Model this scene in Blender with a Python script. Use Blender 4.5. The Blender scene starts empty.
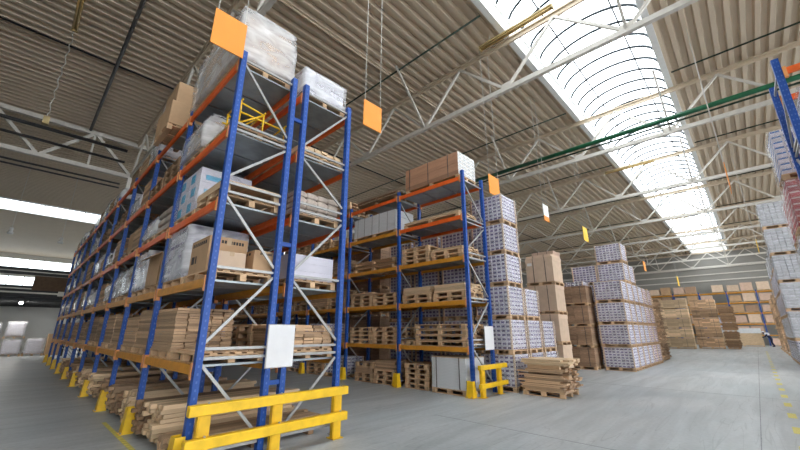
import bpy, bmesh, math, random
from mathutils import Vector, Matrix, noise

# ------------------------------------------------------------------ camera, light
scene = bpy.context.scene
COL = scene.collection
F_PX, PITCH, YAW, EYE = 358.7, math.radians(16.46), math.radians(43.7), 1.7
cam_d = bpy.data.cameras.new('camera')
cam_d.sensor_width = 36.0
cam_d.lens = F_PX / 800.0 * 36.0
cam_d.clip_end = 400
cam = bpy.data.objects.new('camera', cam_d)
cam.location = (0, 0, EYE)
cam.rotation_euler = (math.radians(90) + PITCH, 0, YAW)
COL.objects.link(cam)
scene.camera = cam

world = bpy.data.worlds.new('overcast_sky')
scene.world = world
world.use_nodes = True
bg = world.node_tree.nodes['Background']
bg.inputs[0].default_value = (0.93, 0.97, 1.0, 1)
bg.inputs[1].default_value = 3.6

scene.view_settings.view_transform = 'Standard'
scene.view_settings.look = 'None'
scene.view_settings.gamma = 1.0
scene.view_settings.use_curve_mapping = False
scene.view_settings.exposure = 0.74
scene.cycles.max_bounces = 10
scene.cycles.diffuse_bounces = 6
scene.cycles.transparent_max_bounces = 16
scene.cycles.caustics_reflective = False
scene.cycles.caustics_refractive = False

R = random.Random(7)

# ------------------------------------------------------------------ materials
MATS = {}
def new_mat(name):
    m = bpy.data.materials.new(name); m.use_nodes = True
    MATS[name] = m
    nt = m.node_tree
    return m, nt, nt.nodes['Principled BSDF']

def paint(name, col, rough=0.5, metal=0.0, var=0.12, scale=6.0, bump=0.0, tint=0.0, rnd=0.0, stretch=None):
    """noise-mottled colour; tint = amount of per-piece face attribute, rnd = per-object variation"""
    m, nt, b = new_mat(name)
    N, L = nt.nodes, nt.links
    tc = N.new('ShaderNodeTexCoord')
    mp = N.new('ShaderNodeMapping')
    if stretch: mp.inputs['Scale'].default_value = stretch
    L.new(tc.outputs['Object'], mp.inputs['Vector'])
    nz = N.new('ShaderNodeTexNoise'); nz.inputs['Scale'].default_value = scale; nz.inputs['Detail'].default_value = 5
    L.new(mp.outputs[0], nz.inputs['Vector'])
    rm = N.new('ShaderNodeMapRange')
    rm.inputs['From Min'].default_value = 0.3; rm.inputs['From Max'].default_value = 0.7
    rm.inputs['To Min'].default_value = 1 - var; rm.inputs['To Max'].default_value = 1 + var
    L.new(nz.outputs['Fac'], rm.inputs['Value'])
    out = rm.outputs[0]
    def mul(a, src, lo, hi):
        r = N.new('ShaderNodeMapRange'); r.inputs['To Min'].default_value = lo; r.inputs['To Max'].default_value = hi
        L.new(src, r.inputs['Value'])
        k = N.new('ShaderNodeMath'); k.operation = 'MULTIPLY'
        L.new(a, k.inputs[0]); L.new(r.outputs[0], k.inputs[1])
        return k.outputs[0]
    if tint:
        at = N.new('ShaderNodeAttribute'); at.attribute_name = 'tint'
        out = mul(out, at.outputs['Fac'], 1 - tint, 1 + tint)
    if rnd:
        oi = N.new('ShaderNodeObjectInfo')
        out = mul(out, oi.outputs['Random'], 1 - rnd, 1 + rnd)
    vm = N.new('ShaderNodeVectorMath'); vm.operation = 'SCALE'
    vm.inputs[0].default_value = col[:3]
    L.new(out, vm.inputs['Scale'])
    L.new(vm.outputs[0], b.inputs['Base Color'])
    b.inputs['Roughness'].default_value = rough
    b.inputs['Metallic'].default_value = metal
    if bump:
        bp = N.new('ShaderNodeBump'); bp.inputs['Strength'].default_value = bump; bp.inputs['Distance'].default_value = 0.02
        L.new(nz.outputs['Fac'], bp.inputs['Height']); L.new(bp.outputs[0], b.inputs['Normal'])
    return m

paint('blue_paint', (0.005, 0.062, 0.31), 0.5, var=0.1)
paint('orange_paint', (0.80, 0.13, 0.015), 0.45, var=0.1)
paint('amber_paint', (0.62, 0.27, 0.025), 0.5, var=0.12)
paint('connector_paint', (0.72, 0.30, 0.10), 0.5, var=0.1)
paint('slot_dark', (0.06, 0.13, 0.42), 0.6, var=0.05)
paint('slot_black', (0.006, 0.01, 0.04), 0.6, var=0.05)
paint('galvanised', (0.36, 0.36, 0.355), 0.4, 0.35, var=0.1, scale=10)
paint('shelf_steel', (0.30, 0.34, 0.36), 0.42, 0.5, var=0.2, scale=3)
paint('yellow_paint', (0.82, 0.50, 0.012), 0.45, var=0.14, scale=5)
paint('truss_white', (0.62, 0.585, 0.53), 0.5, var=0.06)
paint('curb_white', (0.80, 0.80, 0.78), 0.45, var=0.04)
paint('glazing_bar', (0.012, 0.02, 0.028), 0.5, 0.0, var=0.05)
paint('roof_steel', (0.59, 0.485, 0.36), 0.5, 0.1, var=0.03, scale=1.2)
paint('pipe_black', (0.018, 0.017, 0.018), 0.5, var=0.1)
paint('pipe_green', (0.008, 0.11, 0.048), 0.4, var=0.1)
paint('pipe_dark_green', (0.012, 0.035, 0.02), 0.5, var=0.1)
paint('lamp_body', (0.40, 0.30, 0.13), 0.5, var=0.1)
paint('lamp_tube', (0.62, 0.42, 0.16), 0.35, var=0.05)
paint('wire', (0.5, 0.48, 0.45), 0.4, 0.4, var=0.05)
paint('sign_orange', (0.80, 0.285, 0.03), 0.55, var=0.05, scale=2)
paint('sign_yellow', (0.85, 0.55, 0.04), 0.55, var=0.05, scale=2)
paint('sign_white', (0.72, 0.72, 0.74), 0.5, var=0.03)
paint('pallet_wood', (0.57, 0.38, 0.225), 0.75, var=0.2, scale=7, rnd=0.28, tint=0.15, stretch=(1, 4, 4))
paint('old_wood', (0.30, 0.185, 0.105), 0.8, var=0.25, scale=7, rnd=0.25, tint=0.2, stretch=(1, 5, 5))
paint('plank_wood', (0.48, 0.315, 0.19), 0.75, var=0.22, scale=6, rnd=0.38, tint=0.38, stretch=(1, 6, 6))
paint('red_wood', (0.46, 0.25, 0.15), 0.7, var=0.18, scale=5, rnd=0.28, tint=0.18, stretch=(1, 6, 6))
paint('pale_wood', (0.64, 0.46, 0.285), 0.75, var=0.15, scale=5, rnd=0.22, tint=0.22, stretch=(1, 5, 5))
paint('cardboard', (0.47, 0.30, 0.17), 0.8, var=0.08, scale=4, rnd=0.12, tint=0.1)
paint('cardboard_pale', (0.62, 0.46, 0.335), 0.8, var=0.07, scale=4, rnd=0.1, tint=0.1)
paint('cardboard_pink', (0.58, 0.40, 0.30), 0.8, var=0.07, scale=4, rnd=0.1, tint=0.1)
paint('brown_pack', (0.37, 0.235, 0.15), 0.75, var=0.18, scale=9, tint=0.25, rnd=0.1, stretch=(1, 1, 3))
paint('carton_white', (0.60, 0.585, 0.66), 0.6, var=0.05, tint=0.14, rnd=0.05)
paint('carton_grey', (0.46, 0.48, 0.50), 0.6, var=0.06, tint=0.14, rnd=0.06)
paint('carton_red', (0.40, 0.055, 0.065), 0.6, var=0.1, tint=0.2)
paint('carton_pink', (0.62, 0.46, 0.44), 0.6, var=0.06, tint=0.15)
paint('print_violet', (0.14, 0.11, 0.24), 0.6, var=0.1, tint=0.3)
paint('print_blue', (0.02, 0.13, 0.40), 0.6, var=0.1, tint=0.2)
paint('print_cyan', (0.03, 0.35, 0.58), 0.6, var=0.06)
paint('print_black', (0.035, 0.03, 0.03), 0.7, var=0.1)
paint('label_white', (0.75, 0.74, 0.72), 0.6, var=0.03)
paint('tape', (0.48, 0.33, 0.19), 0.35, var=0.05)
paint('strap', (0.10, 0.085, 0.075), 0.5, var=0.05)
paint('panel_white', (0.62, 0.63, 0.64), 0.5, var=0.06, tint=0.12)
paint('grey_contents', (0.36, 0.33, 0.30), 0.6, var=0.3, scale=4, rnd=0.2)
paint('tan_contents', (0.46, 0.34, 0.25), 0.7, var=0.25, scale=4, rnd=0.15)
paint('lilac_contents', (0.56, 0.50, 0.58), 0.6, var=0.2, scale=4, rnd=0.1)
paint('sack_grey', (0.42, 0.35, 0.30), 0.8, var=0.15, scale=9, rnd=0.15)
paint('dark_steel', (0.03, 0.032, 0.035), 0.6, var=0.2)
paint('fascia_brown', (0.13, 0.075, 0.04), 0.7, var=0.15)
paint('line_yellow', (0.62, 0.54, 0.12), 0.6, var=0.25, scale=14)
paint('cloth_navy', (0.012, 0.018, 0.05), 0.9, var=0.2)
paint('cloth_white', (0.62, 0.60, 0.64), 0.9, var=0.1)
paint('skin', (0.50, 0.28, 0.19), 0.6, var=0.05)
paint('rubber', (0.01, 0.01, 0.01), 0.8, var=0.1)

def film_mat(name, opacity, col=(0.82, 0.82, 0.84)):
    m, nt, b = new_mat(name)
    N, L = nt.nodes, nt.links
    nt.nodes.remove(b)
    out = N['Material Output']
    tr = N.new('ShaderNodeBsdfTransparent')
    pr = N.new('ShaderNodeBsdfPrincipled')
    pr.inputs['Base Color'].default_value = (*col, 1); pr.inputs['Roughness'].default_value = 0.16
    tc = N.new('ShaderNodeTexCoord')
    mp = N.new('ShaderNodeMapping'); mp.inputs['Scale'].default_value = (1.2, 1.2, 3.0); mp.inputs['Rotation'].default_value = (0.25, 0.15, 0)
    L.new(tc.outputs['Object'], mp.inputs[0])
    nz = N.new('ShaderNodeTexNoise'); nz.inputs['Scale'].default_value = 1.7; nz.inputs['Detail'].default_value = 4; nz.inputs['Distortion'].default_value = 0.8
    L.new(mp.outputs[0], nz.inputs['Vector'])
    bp = N.new('ShaderNodeBump'); bp.inputs['Strength'].default_value = 0.45; bp.inputs['Distance'].default_value = 0.04
    L.new(nz.outputs['Fac'], bp.inputs['Height']); L.new(bp.outputs[0], pr.inputs['Normal'])
    rm = N.new('ShaderNodeMapRange'); rm.inputs['From Min'].default_value = 0.35; rm.inputs['From Max'].default_value = 0.72
    rm.inputs['To Min'].default_value = opacity * 0.55; rm.inputs['To Max'].default_value = min(1, opacity * 1.45)
    L.new(nz.outputs['Fac'], rm.inputs['Value'])
    mx = N.new('ShaderNodeMixShader')
    L.new(rm.outputs[0], mx.inputs[0]); L.new(tr.outputs[0], mx.inputs[1]); L.new(pr.outputs[0], mx.inputs[2])
    L.new(mx.outputs[0], out.inputs['Surface'])
film_mat('film_thin', 0.20)
film_mat('film_thick', 0.48)

def glass_mat():
    m, nt, b = new_mat('skylight_glazing')
    N, L = nt.nodes, nt.links
    nt.nodes.remove(b)
    tr = N.new('ShaderNodeBsdfTransparent'); tr.inputs[0].default_value = (0.93, 0.96, 0.97, 1)
    gl = N.new('ShaderNodeBsdfGlossy'); gl.inputs['Roughness'].default_value = 0.15
    mx = N.new('ShaderNodeMixShader'); mx.inputs[0].default_value = 0.06
    L.new(tr.outputs[0], mx.inputs[1]); L.new(gl.outputs[0], mx.inputs[2])
    L.new(mx.outputs[0], N['Material Output'].inputs['Surface'])
glass_mat()

def floor_mat():
    m, nt, b = new_mat('concrete_floor')
    N, L = nt.nodes, nt.links
    tc = N.new('ShaderNodeTexCoord')
    def noise_n(scale, detail, st=(1, 1, 1), rot=0.0, dist=0.0):
        mp = N.new('ShaderNodeMapping'); mp.inputs['Scale'].default_value = st; mp.inputs['Rotation'].default_value = (0, 0, rot)
        L.new(tc.outputs['Object'], mp.inputs[0])
        n = N.new('ShaderNodeTexNoise'); n.inputs['Scale'].default_value = scale; n.inputs['Detail'].default_value = detail
        n.inputs['Distortion'].default_value = dist
        L.new(mp.outputs[0], n.inputs['Vector']); return n.outputs['Fac']
    big = noise_n(0.35, 6, dist=0.6)
    streak = noise_n(1.1, 7, (2.6, 0.30, 1), 0.12, 0.8)
    fine = noise_n(14, 4)
    cr = N.new('ShaderNodeValToRGB')
    cr.color_ramp.elements[0].position = 0.30; cr.color_ramp.elements[0].color = (0.32, 0.355, 0.37, 1)
    cr.color_ramp.elements[1].position = 0.72; cr.color_ramp.elements[1].color = (0.47, 0.475, 0.475, 1)
    L.new(big, cr.inputs[0])
    def mulrange(col, fac, lo, hi, a=0.35, c=0.65):
        r = N.new('ShaderNodeMapRange'); r.inputs['From Min'].default_value = a; r.inputs['From Max'].default_value = c
        r.inputs['To Min'].default_value = lo; r.inputs['To Max'].default_value = hi
        L.new(fac, r.inputs['Value'])
        v = N.new('ShaderNodeVectorMath'); v.operation = 'SCALE'
        L.new(col, v.inputs[0]); L.new(r.outputs[0], v.inputs['Scale']); return v.outputs[0]
    c = mulrange(cr.outputs[0], streak, 0.86, 1.10)
    c = mulrange(c, fine, 0.94, 1.05)
    # thin dark tyre scuffs
    sc = noise_n(0.9, 2, (3.2, 0.16, 1), 0.05, 1.6)
    ab = N.new('ShaderNodeMath'); ab.operation = 'SUBTRACT'; ab.inputs[1].default_value = 0.5; L.new(sc, ab.inputs[0])
    aa = N.new('ShaderNodeMath'); aa.operation = 'ABSOLUTE'; L.new(ab.outputs[0], aa.inputs[0])
    c = mulrange(c, aa.outputs[0], 0.80, 1.0, 0.0, 0.012)
    L.new(c, b.inputs['Base Color'])
    rr = N.new('ShaderNodeMapRange'); rr.inputs['To Min'].default_value = 0.30; rr.inputs['To Max'].default_value = 0.55
    L.new(big, rr.inputs['Value']); L.new(rr.outputs[0], b.inputs['Roughness'])
floor_mat()
paint('joint_dark', (0.26, 0.27, 0.28), 0.8, var=0.2)
paint('wall_paint', (0.28, 0.27, 0.245), 0.7, var=0.05, scale=0.6)
paint('wall_white', (0.66, 0.65, 0.62), 0.7, var=0.06, scale=0.6)

# ------------------------------------------------------------------ mesh helpers
class MB:
    def __init__(self): self.v, self.f, self.m, self.t = [], [], [], []
    def quad(self, pts, m=0, t=0.5):
        n = len(self.v); self.v += [tuple(p) for p in pts]; self.f.append(tuple(range(n, n + len(pts)))); self.m.append(m); self.t.append(t)
    def box(self, x0, x1, y0, y1, z0, z1, m=0, t=0.5, skip=''):
        n = len(self.v)
        self.v += [(x0,y0,z0),(x1,y0,z0),(x1,y1,z0),(x0,y1,z0),(x0,y0,z1),(x1,y0,z1),(x1,y1,z1),(x0,y1,z1)]
        for k, q in (('b',(0,3,2,1)),('t',(4,5,6,7)),('f',(0,1,5,4)),('r',(1,2,6,5)),('k',(2,3,7,6)),('l',(3,0,4,7))):
            if k in skip: continue
            self.f.append(tuple(n+i for i in q)); self.m.append(m); self.t.append(t)
        return self
    def bar(self, a, b, w, h=None, m=0, t=0.5, up=(0,0,1)):
        """rectangular bar from a to b; w = width sideways, h = height along up"""
        h = h or w; a, b = Vector(a), Vector(b); d = (b-a).normalized(); u = Vector(up)
        if abs(d.dot(u)) > 0.98: u = Vector((0,1,0))
        s = d.cross(u).normalized(); u = s.cross(d).normalized()
        n = len(self.v)
        for p in (a, b):
            for i, j in ((-1,-1),(1,-1),(1,1),(-1,1)): self.v.append(tuple(p + s*(i*w/2) + u*(j*h/2)))
        for q in ((0,1,5,4),(1,2,6,5),(2,3,7,6),(3,0,4,7),(3,2,1,0),(4,5,6,7)):
            self.f.append(tuple(n+i for i in q)); self.m.append(m); self.t.append(t)
        return self
    def tube(self, pts, r, seg=8, m=0, t=0.5):
        pts = [Vector(p) for p in pts]; n = len(self.v)
        for i, p in enumerate(pts):
            d = (pts[min(i+1,len(pts)-1)] - pts[max(i-1,0)]).normalized()
            u = Vector((0,0,1)) if abs(d.z) < 0.95 else Vector((1,0,0))
            s = d.cross(u).normalized(); u = s.cross(d)
            for k in range(seg):
                a = 2*math.pi*k/seg; self.v.append(tuple(p + s*(r*math.cos(a)) + u*(r*math.sin(a))))
        for i in range(len(pts)-1):
            for k in range(seg):
                k2 = (k+1)%seg
                self.f.append((n+i*seg+k, n+i*seg+k2, n+(i+1)*seg+k2, n+(i+1)*seg+k)); self.m.append(m); self.t.append(t)
        self.f.append(tuple(n+k for k in range(seg))[::-1]); self.m.append(m); self.t.append(t)
        e = n+(len(pts)-1)*seg
        self.f.append(tuple(e+k for k in range(seg))); self.m.append(m); self.t.append(t)
        return self
    def mesh(self, name, mats, smooth=False):
        me = bpy.data.meshes.new(name); me.from_pydata(self.v, [], self.f)
        for k in ([mats] if isinstance(mats, str) else mats): me.materials.append(MATS[k])
        me.polygons.foreach_set('material_index', self.m)
        at = me.attributes.new('tint', 'FLOAT', 'FACE'); at.data.foreach_set('value', self.t)
        if smooth: me.polygons.foreach_set('use_smooth', [True]*len(self.f))
        me.update(); return me

def obj(name, me, parent=None, loc=(0,0,0), rz=0.0, scale=None, kind=None):
    o = bpy.data.objects.new(name, me); COL.objects.link(o)
    if parent is not None: o.parent = parent
    o.location = loc
    if rz: o.rotation_euler = (0,0,rz)
    if scale: o.scale = scale
    if kind: o['kind'] = kind
    return o
def tag(o, label, cat, group=None):
    o['label'] = label; o['category'] = cat
    if group: o['group'] = group
    return o
def thing(name, label, cat, loc, rz=0.0, group=None):
    return tag(obj(name, None, None, loc, rz), label, cat, group)
CACHE = {}
def cached(key, fn):
    if key not in CACHE: CACHE[key] = fn()
    return CACHE[key]
def unit_box(mat):
    """1 m cube, base centred at origin; scaled per piece"""
    return cached(('ub', mat), lambda: MB().box(-.5,.5,-.5,.5,0,1).mesh('piece_'+mat, mat))
ORD = ['first','second','third','fourth','fifth','sixth','seventh','eighth','ninth','tenth','eleventh','twelfth']

# ------------------------------------------------------------------ the hall
ZROOF, ZT, ZB = 12.4, 12.2, 10.2
Y0, Y1 = -12.0, 66.0
SKY = [(-4.55, -0.80), (-47.2, -43.3)]
floor = obj('floor', MB().box(-76, 40, -40, Y1+.3, -0.3, 0).mesh('floor', 'concrete_floor'), kind='structure')
jt = MB()
for yy in (6.6, 14.2, 21.8, 29.4, 37, 44.6): jt.box(-5.2, 1.0, yy-.012, yy+.012, 0, 0.0015)
jt.box(-.31, -.295, 6, 60, 0, 0.0015)
obj('expansion_joint', jt.mesh('joints', 'joint_dark'), floor)
for k in range(26):
    y = 5.2 + k*1.62
    obj('lane_dash', unit_box('line_yellow'), floor, (0.17+0.002*k, y, 0), 0, (0.13, 0.62, 0.002))
ln = MB()
ln.box(-9.5, -6.4, 1.60, 1.67, 0, 0.002)
obj('lane_line', ln.mesh('aisle_line', 'line_yellow'), floor)

def corrugated(x0, x1):
    mb = MB(); p = 0.39; n = max(1, round((x1-x0)/p)); p = (x1-x0)/n; prof = []
    for i in range(n):
        a = x0+i*p
        prof += [(a, ZROOF), (a+p*.36, ZROOF), (a+p*.47, ZROOF+.13), (a+p*.89, ZROOF+.13)]
    prof.append((x1, ZROOF))
    for (xa, za), (xb, zb) in zip(prof, prof[1:]):
        mb.quad([(xa,Y0,za),(xa,Y1,za),(xb,Y1,zb),(xb,Y0,zb)])
    mb.box(x0, x1, Y0, Y1, ZROOF+.3, ZROOF+.36)
    return mb.mesh('corrugated_deck', 'roof_steel')
ceil = obj('ceiling', corrugated(SKY[0][1]+.2, 20.0), kind='structure')
obj('roof_deck', corrugated(-43.1, -4.75), ceil)
obj('roof_deck', corrugated(-75.0, -47.4), ceil)

def skylight(name, x0, x1, bars, ya, yb):
    w = obj(name, None, None, (0, 0, ZROOF)); w['kind'] = 'structure'
    for s, x in ((-1, x0), (1, x1)):
        mb = MB(); xi, xo = (x, x+.22*s)
        mb.box(min(xi,xo), max(xi,xo), Y0, Y1, -0.10, 0.55)
        mb.box(min(xi,xi-.05*s), max(xi,xi-.05*s), Y0, Y1, 0.50, 0.58)
        obj('curb', mb.mesh('curb', 'curb_white'), w)
    mb = MB(); mb.box(x0, x1, Y1-.3, Y1, -0.1, 1.6); obj('end_panel', mb.mesh('end_panel', 'curb_white'), w)
    c, hw, rise, NS = (x0+x1)/2, (x1-x0)/2, 0.95, 16
    arc = [(c-hw*math.cos(math.pi*i/NS), 0.55+rise*math.sin(math.pi*i/NS)) for i in range(NS+1)]
    step = (yb-ya)/bars
    bm = cached(('bar', name), lambda: MB().tube([(x,0,z) for x,z in arc], 0.05, 6).mesh('glazing_bar','glazing_bar', True))
    def pane():
        mb = MB()
        for (xa,za),(xb,zb) in zip(arc, arc[1:]): mb.quad([(xa,0,za+.03),(xa,step-.02,za+.03),(xb,step-.02,zb+.03),(xb,0,zb+.03)])
        return mb.mesh('pane','skylight_glazing', True)
    pm = cached(('pane', name), pane)
    for i in range(bars+1):
        obj('glazing_bar', bm, w, (0, ya+i*step, 0))
        if i < bars: obj('pane', pm, w, (0, ya+i*step+.01, 0))
    for fx in ((-.55, .6) if bars > 40 else ()):
        j = min(range(NS+1), key=lambda q: abs(arc[q][0]-(c+fx*hw)))
        obj('glazing_bar', MB().tube([(arc[j][0],Y0,arc[j][1]-.03),(arc[j][0],Y1-.3,arc[j][1]-.03)], .03, 5).mesh('long_bar','glazing_bar'), w)
    return w
skylight('window_1', SKY[0][0], SKY[0][1], 82, Y0, Y1-.3)
skylight('window_2', SKY[1][0], SKY[1][1], 26, Y0, Y1-.3)

# far wall
obj('wall_back', MB().box(-75, 20, Y0-.3, Y0, 0, ZROOF+.3).mesh('wall_back','wall_paint'), kind='structure')
wf = obj('wall_far', MB().box(-75, 20, Y1, Y1+.3, 0, ZROOF+.3).mesh('wall_far','wall_paint'), kind='structure')
for z in (8.35, 9.2, 10.1): obj('rail', MB().box(-30, 12, Y1-.12, Y1, z, z+.14).mesh('rail','truss_white'), wf)
# left wall with two strips of windows
XL = -75.0
wl = MB()
ZS = [(8.0, 9.2), (10.2, 11.7)]
for za, zb in ((0, 8.0), (9.2, 10.2), (11.7, ZROOF+.3)): wl.box(XL-.3, XL, Y0, Y1, za, zb)
wl = obj('wall_left', wl.mesh('wall_left','wall_white'), kind='structure')
for n, (za, zb) in enumerate(ZS):
    w = obj('window_%d' % (3+n), None, None, (XL, 0, za)); w['kind'] = 'structure'
    for k in range(20):
        y = -16+k*1.6
        obj('mullion', unit_box('glazing_bar'), w, (-.1, y, 0), 0, (.12, .09, zb-za))
        obj('pane', unit_box('skylight_glazing'), w, (-.1, y+.8, 0), 0, (.02, 1.5, zb-za))

# ------------------------------------------------------------------ trusses
TRUSS_Y = [3.05 + 7.75*k for k in range(9)]
TX0, TX1 = -24.2, 16.0
PAN = 3.87
def truss_parts(root, y, ordn):
    def bm(a, b, w, h): return MB().bar(a, b, w, h).mesh('truss_bar','truss_white')
    obj('bottom_chord', cached('bch', lambda: bm((TX0,0,ZB),(TX1,0,ZB),.15,.17)), root)
    def top():
        mb = MB(); mb.bar((TX0,0,ZT+.06),(TX1,0,ZT+.06),.20,.05); mb.bar((TX0,0,ZT-.03),(TX1,0,ZT-.03),.07,.16); return mb.mesh('top_chord','roof_steel')
    obj('top_chord', cached('tch', top), root)
    wa = cached('wa', lambda: bm((0,0,ZB),(PAN/2,0,ZT-.06),.09,.09))
    wb = cached('wb', lambda: bm((PAN/2,0,ZT-.06),(PAN,0,ZB),.09,.09))
    k0 = -6
    for k in range(k0, 4):
        x = -1.05 + PAN*k
        obj('web', wa, root, (x,0,0)); obj('web', wb, root, (x,0,0))
    # sway braces from the bottom chord up to the deck
    sb = cached('sb', lambda: bm((0,-.05,ZB+.05),(0,-1.85,ZROOF-.03),.075,.075))
    for k in range(-5, 5, 1):
        if (k % 2) == 0 and ordn > 0 and k > -3: obj('sway_brace', sb, root, (-1.05+PAN*k,0,0))
    gus = cached('gus', lambda: MB().box(-.16,.16,-.03,.03,ZB-.02,ZB+.26).mesh('gusset','truss_white'))
    for k in range(k0, 4): obj('gusset', gus, root, (-1.05+PAN*k,0,0))
for i, y in enumerate(TRUSS_Y):
    r = thing('roof_truss', 'white lattice steel roof truss crossing the hall, %s counted from the front rack' % ORD[i], 'truss', (0,y,0), 0, 'roof trusses')
    truss_parts(r, y, i)
# valley girder along the column line
g = thing('valley_girder', 'pale lattice girder running along the hall above the left aisle', 'girder', (-24.4,0,0))
for nm, z in (('bottom_chord', ZB), ('top_chord', ZT)):
    obj(nm, MB().bar((0,-12,z),(0,60,z),.2,.22).mesh(nm,'truss_white'), g)
for k in range(-3, 9):
    y = 3.05 + 3.87*k
    obj('web', cached('ga', lambda: MB().bar((0,0,ZB),(0,1.93,ZT),.14,.14).mesh('web','truss_white')), g, (0,y,0))
    obj('web', cached('gb', lambda: MB().bar((0,0,ZB),(0,-1.93,ZT),.14,.14).mesh('web','truss_white')), g, (0,y,0))
    obj('post', cached('gc', lambda: MB().bar((0,0,ZB),(0,0,ZT),.1,.1).mesh('post','truss_white')), g, (0,y+1.93,0))
for k, y in enumerate((3.02, 18.55, 34.05)):
    c = thing('hall_column', 'tall grey steel column on the valley line behind rack, %s from the front' % ORD[k], 'column', (-24.4,y,0), 0, 'hall columns')
    obj('shaft', MB().box(-.16,.16,-.09,.09,.03,ZB-.12).mesh('shaft','truss_white'), c)
    obj('base_plate', MB().box(-.28,.28,-.1,.1,0,.03).mesh('plate','galvanised'), c)

# pipes under the roof
def pipe(name, a, b, r, mat, label):
    return tag(obj(name, MB().tube([a,b], r, 10).mesh(name, mat, True)), label, 'pipe')
pipe('water_pipe', (-24.2,.85,12.24), (14,.85,12.24), .065, 'pipe_black', 'thick black pipe under the roof deck, nearest to the camera')
for k, y in enumerate((9.1, 17.2, 25.4, 33.2, 41.0, 48.8)):
    for s, (a, b) in enumerate(((-23.8, -4.85), (-.5, 15))):
        pipe('sprinkler_pipe', (a,y,12.24), (b,y,12.24), .035, 'pipe_dark_green', 'thin dark sprinkler pipe %s of the skylight, %s from the front' % (('left','right')[s], ORD[k]))
pipe('green_pipe', (-12,16.85,10.02), (15,16.85,10.02), .10, 'pipe_green', 'long dark green pipe below the second truss across the skylight')
pipe('green_pipe', (-12,17.1,9.92), (15,17.1,9.92), .04, 'pipe_dark_green', 'slim green pipe running beside the thick green pipe')
pipe('conduit', (-17.2,-12,12.35), (-17.2,60,12.35), .04, 'pipe_black', 'thin black conduit along the hall between lamp and valley girder')
pipe('conduit', (-9.4,-12,12.35), (-9.4,60,12.35), .035, 'roof_steel', 'thin pale conduit along the hall above the front rack')
for k, (dx, z, r) in enumerate(((.25,11.6,.09),(.25,10.9,.07),(.3,9.55,.05),(.3,9.33,.045))):
    pipe('black_pipe', (-24.4+dx,-12,z), (-24.4+dx,2.6,z), r, 'pipe_black', 'black pipe on the valley girder, %s from the top' % ORD[k])

# fluorescent fixtures
def fixture(x0, x1, y, z, label, hang=0.0):
    t = thing('tube_lamp', label, 'lamp', ((x0+x1)/2, y, z), 0, 'fluorescent fixtures')
    L = (x1-x0)/2
    mb = MB(); mb.box(-L,L,-.09,.09,0,.06); mb.box(-L,-L+.04,-.09,.09,-.10,0); mb.box(L-.04,L,-.09,.09,-.10,0)
    obj('housing', mb.mesh('housing','lamp_body'), t)
    for s in (-.05,.05): obj('tube', MB().tube([(-L+.04,s,-.05),(L-.04,s,-.05)], .028, 10).mesh('tube','lamp_tube',True), t)
    for s in (-L*.7, L*.7): obj('hanger', MB().tube([(s,0,.06),(s,0,hang)], .012, 6).mesh('hanger','wire'), t)
fixture(-15.7, -12.9, -.58, 12.15, 'twin tube lamp fixture hanging under the deck at the top left', .24)
for k, (x0, y) in enumerate(((-5.46,10.06),(-5.3,25.5),(-5.3,41.0))):
    fixture(x0, x0+2.72, y, 11.85, 'twin tube lamp fixture across the skylight edge, %s from the front' % ORD[k], .35)
ch = thing('hanging_chain', 'beaded pale cable hanging from the corner tube lamp', 'cable', (-15.9,-.58,0))
mb = MB(); pts = [(.12*math.sin(i*.9)*.3, .03*math.sin(i*1.7), 12.42-i*.132) for i in range(30)]
mb.tube(pts, .016, 6); obj('cable', mb.mesh('cable','wire',True), ch)
obj('plug', MB().box(-.08,.08,-.08,.08,8.35,8.62).mesh('plug','lamp_body'), ch)
for k, (x, y, z) in enumerate(((-33,-1.2,7.6),(-33,1.2,7.4))):
    p = thing('pendant_lamp', 'small white pendant lamp hanging in the left aisle, %s from the left' % ORD[k], 'lamp', (x,y,z), 0, 'pendant lamps')
    obj('cord', MB().tube([(0,0,.4),(0,0,12.54-z)], .014, 6).mesh('cord','wire'), p)
    mb = MB(); mb.tube([(0,0,.12),(0,0,.40)], .09, 10); mb.tube([(0,0,0),(0,0,.12)], .14, 12)
    obj('shade', mb.mesh('shade','label_white',True), p)

# ------------------------------------------------------------------ racks
def post_mesh(H, front=-1):
    def f():
        mb = MB(); mb.box(-.05,.05,-.045,.045,.012,H)
        z = .12
        while z < H-.05:
            for s in (-.022,.022):
                for yy in (-.0455,.0455):
                    q = [(s-.009,yy,z),(s+.009,yy,z),(s+.009,yy,z+.03),(s-.009,yy,z+.03)]
                    mb.quad(q if yy < 0 else q[::-1], 1)
            for xx in (-.0505,.0505):
                q = [(xx,-.011,z),(xx,.011,z),(xx,.011,z+.032),(xx,-.011,z+.032)]
                mb.quad(q[::-1] if xx < 0 else q, 1)
            z += .1
        mb.box(-.07,.07,-.07,.07,0,.012,2)
        return mb.mesh('upright_post', ['blue_paint','slot_dark','galvanised'])
    return cached(('post',H), f)
def frame_braces(D, H, flip):
    """list of (name, mesh) for one upright frame, posts at y=0 and y=D"""
    def f():
        out = []
        def br(z0, z1, a=.045, b=None):
            y0, y1 = (.045, D-.045)
            if flip: y0, y1 = y1, y0
            out.append(MB().bar((0,y0,z0),(0,y1,z1),.03,.04,).mesh('brace','galvanised'))
        for z in (6.30,5.05,4.93,3.97,3.82,2.62,1.46,1.33,.16): br(z, z)
        br(6.22, 5.13); br(4.08, 4.86); br(3.74, 2.70); br(1.54, 2.54); br(1.25, .24)
        return out
    return cached(('br',D,flip), f)
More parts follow.
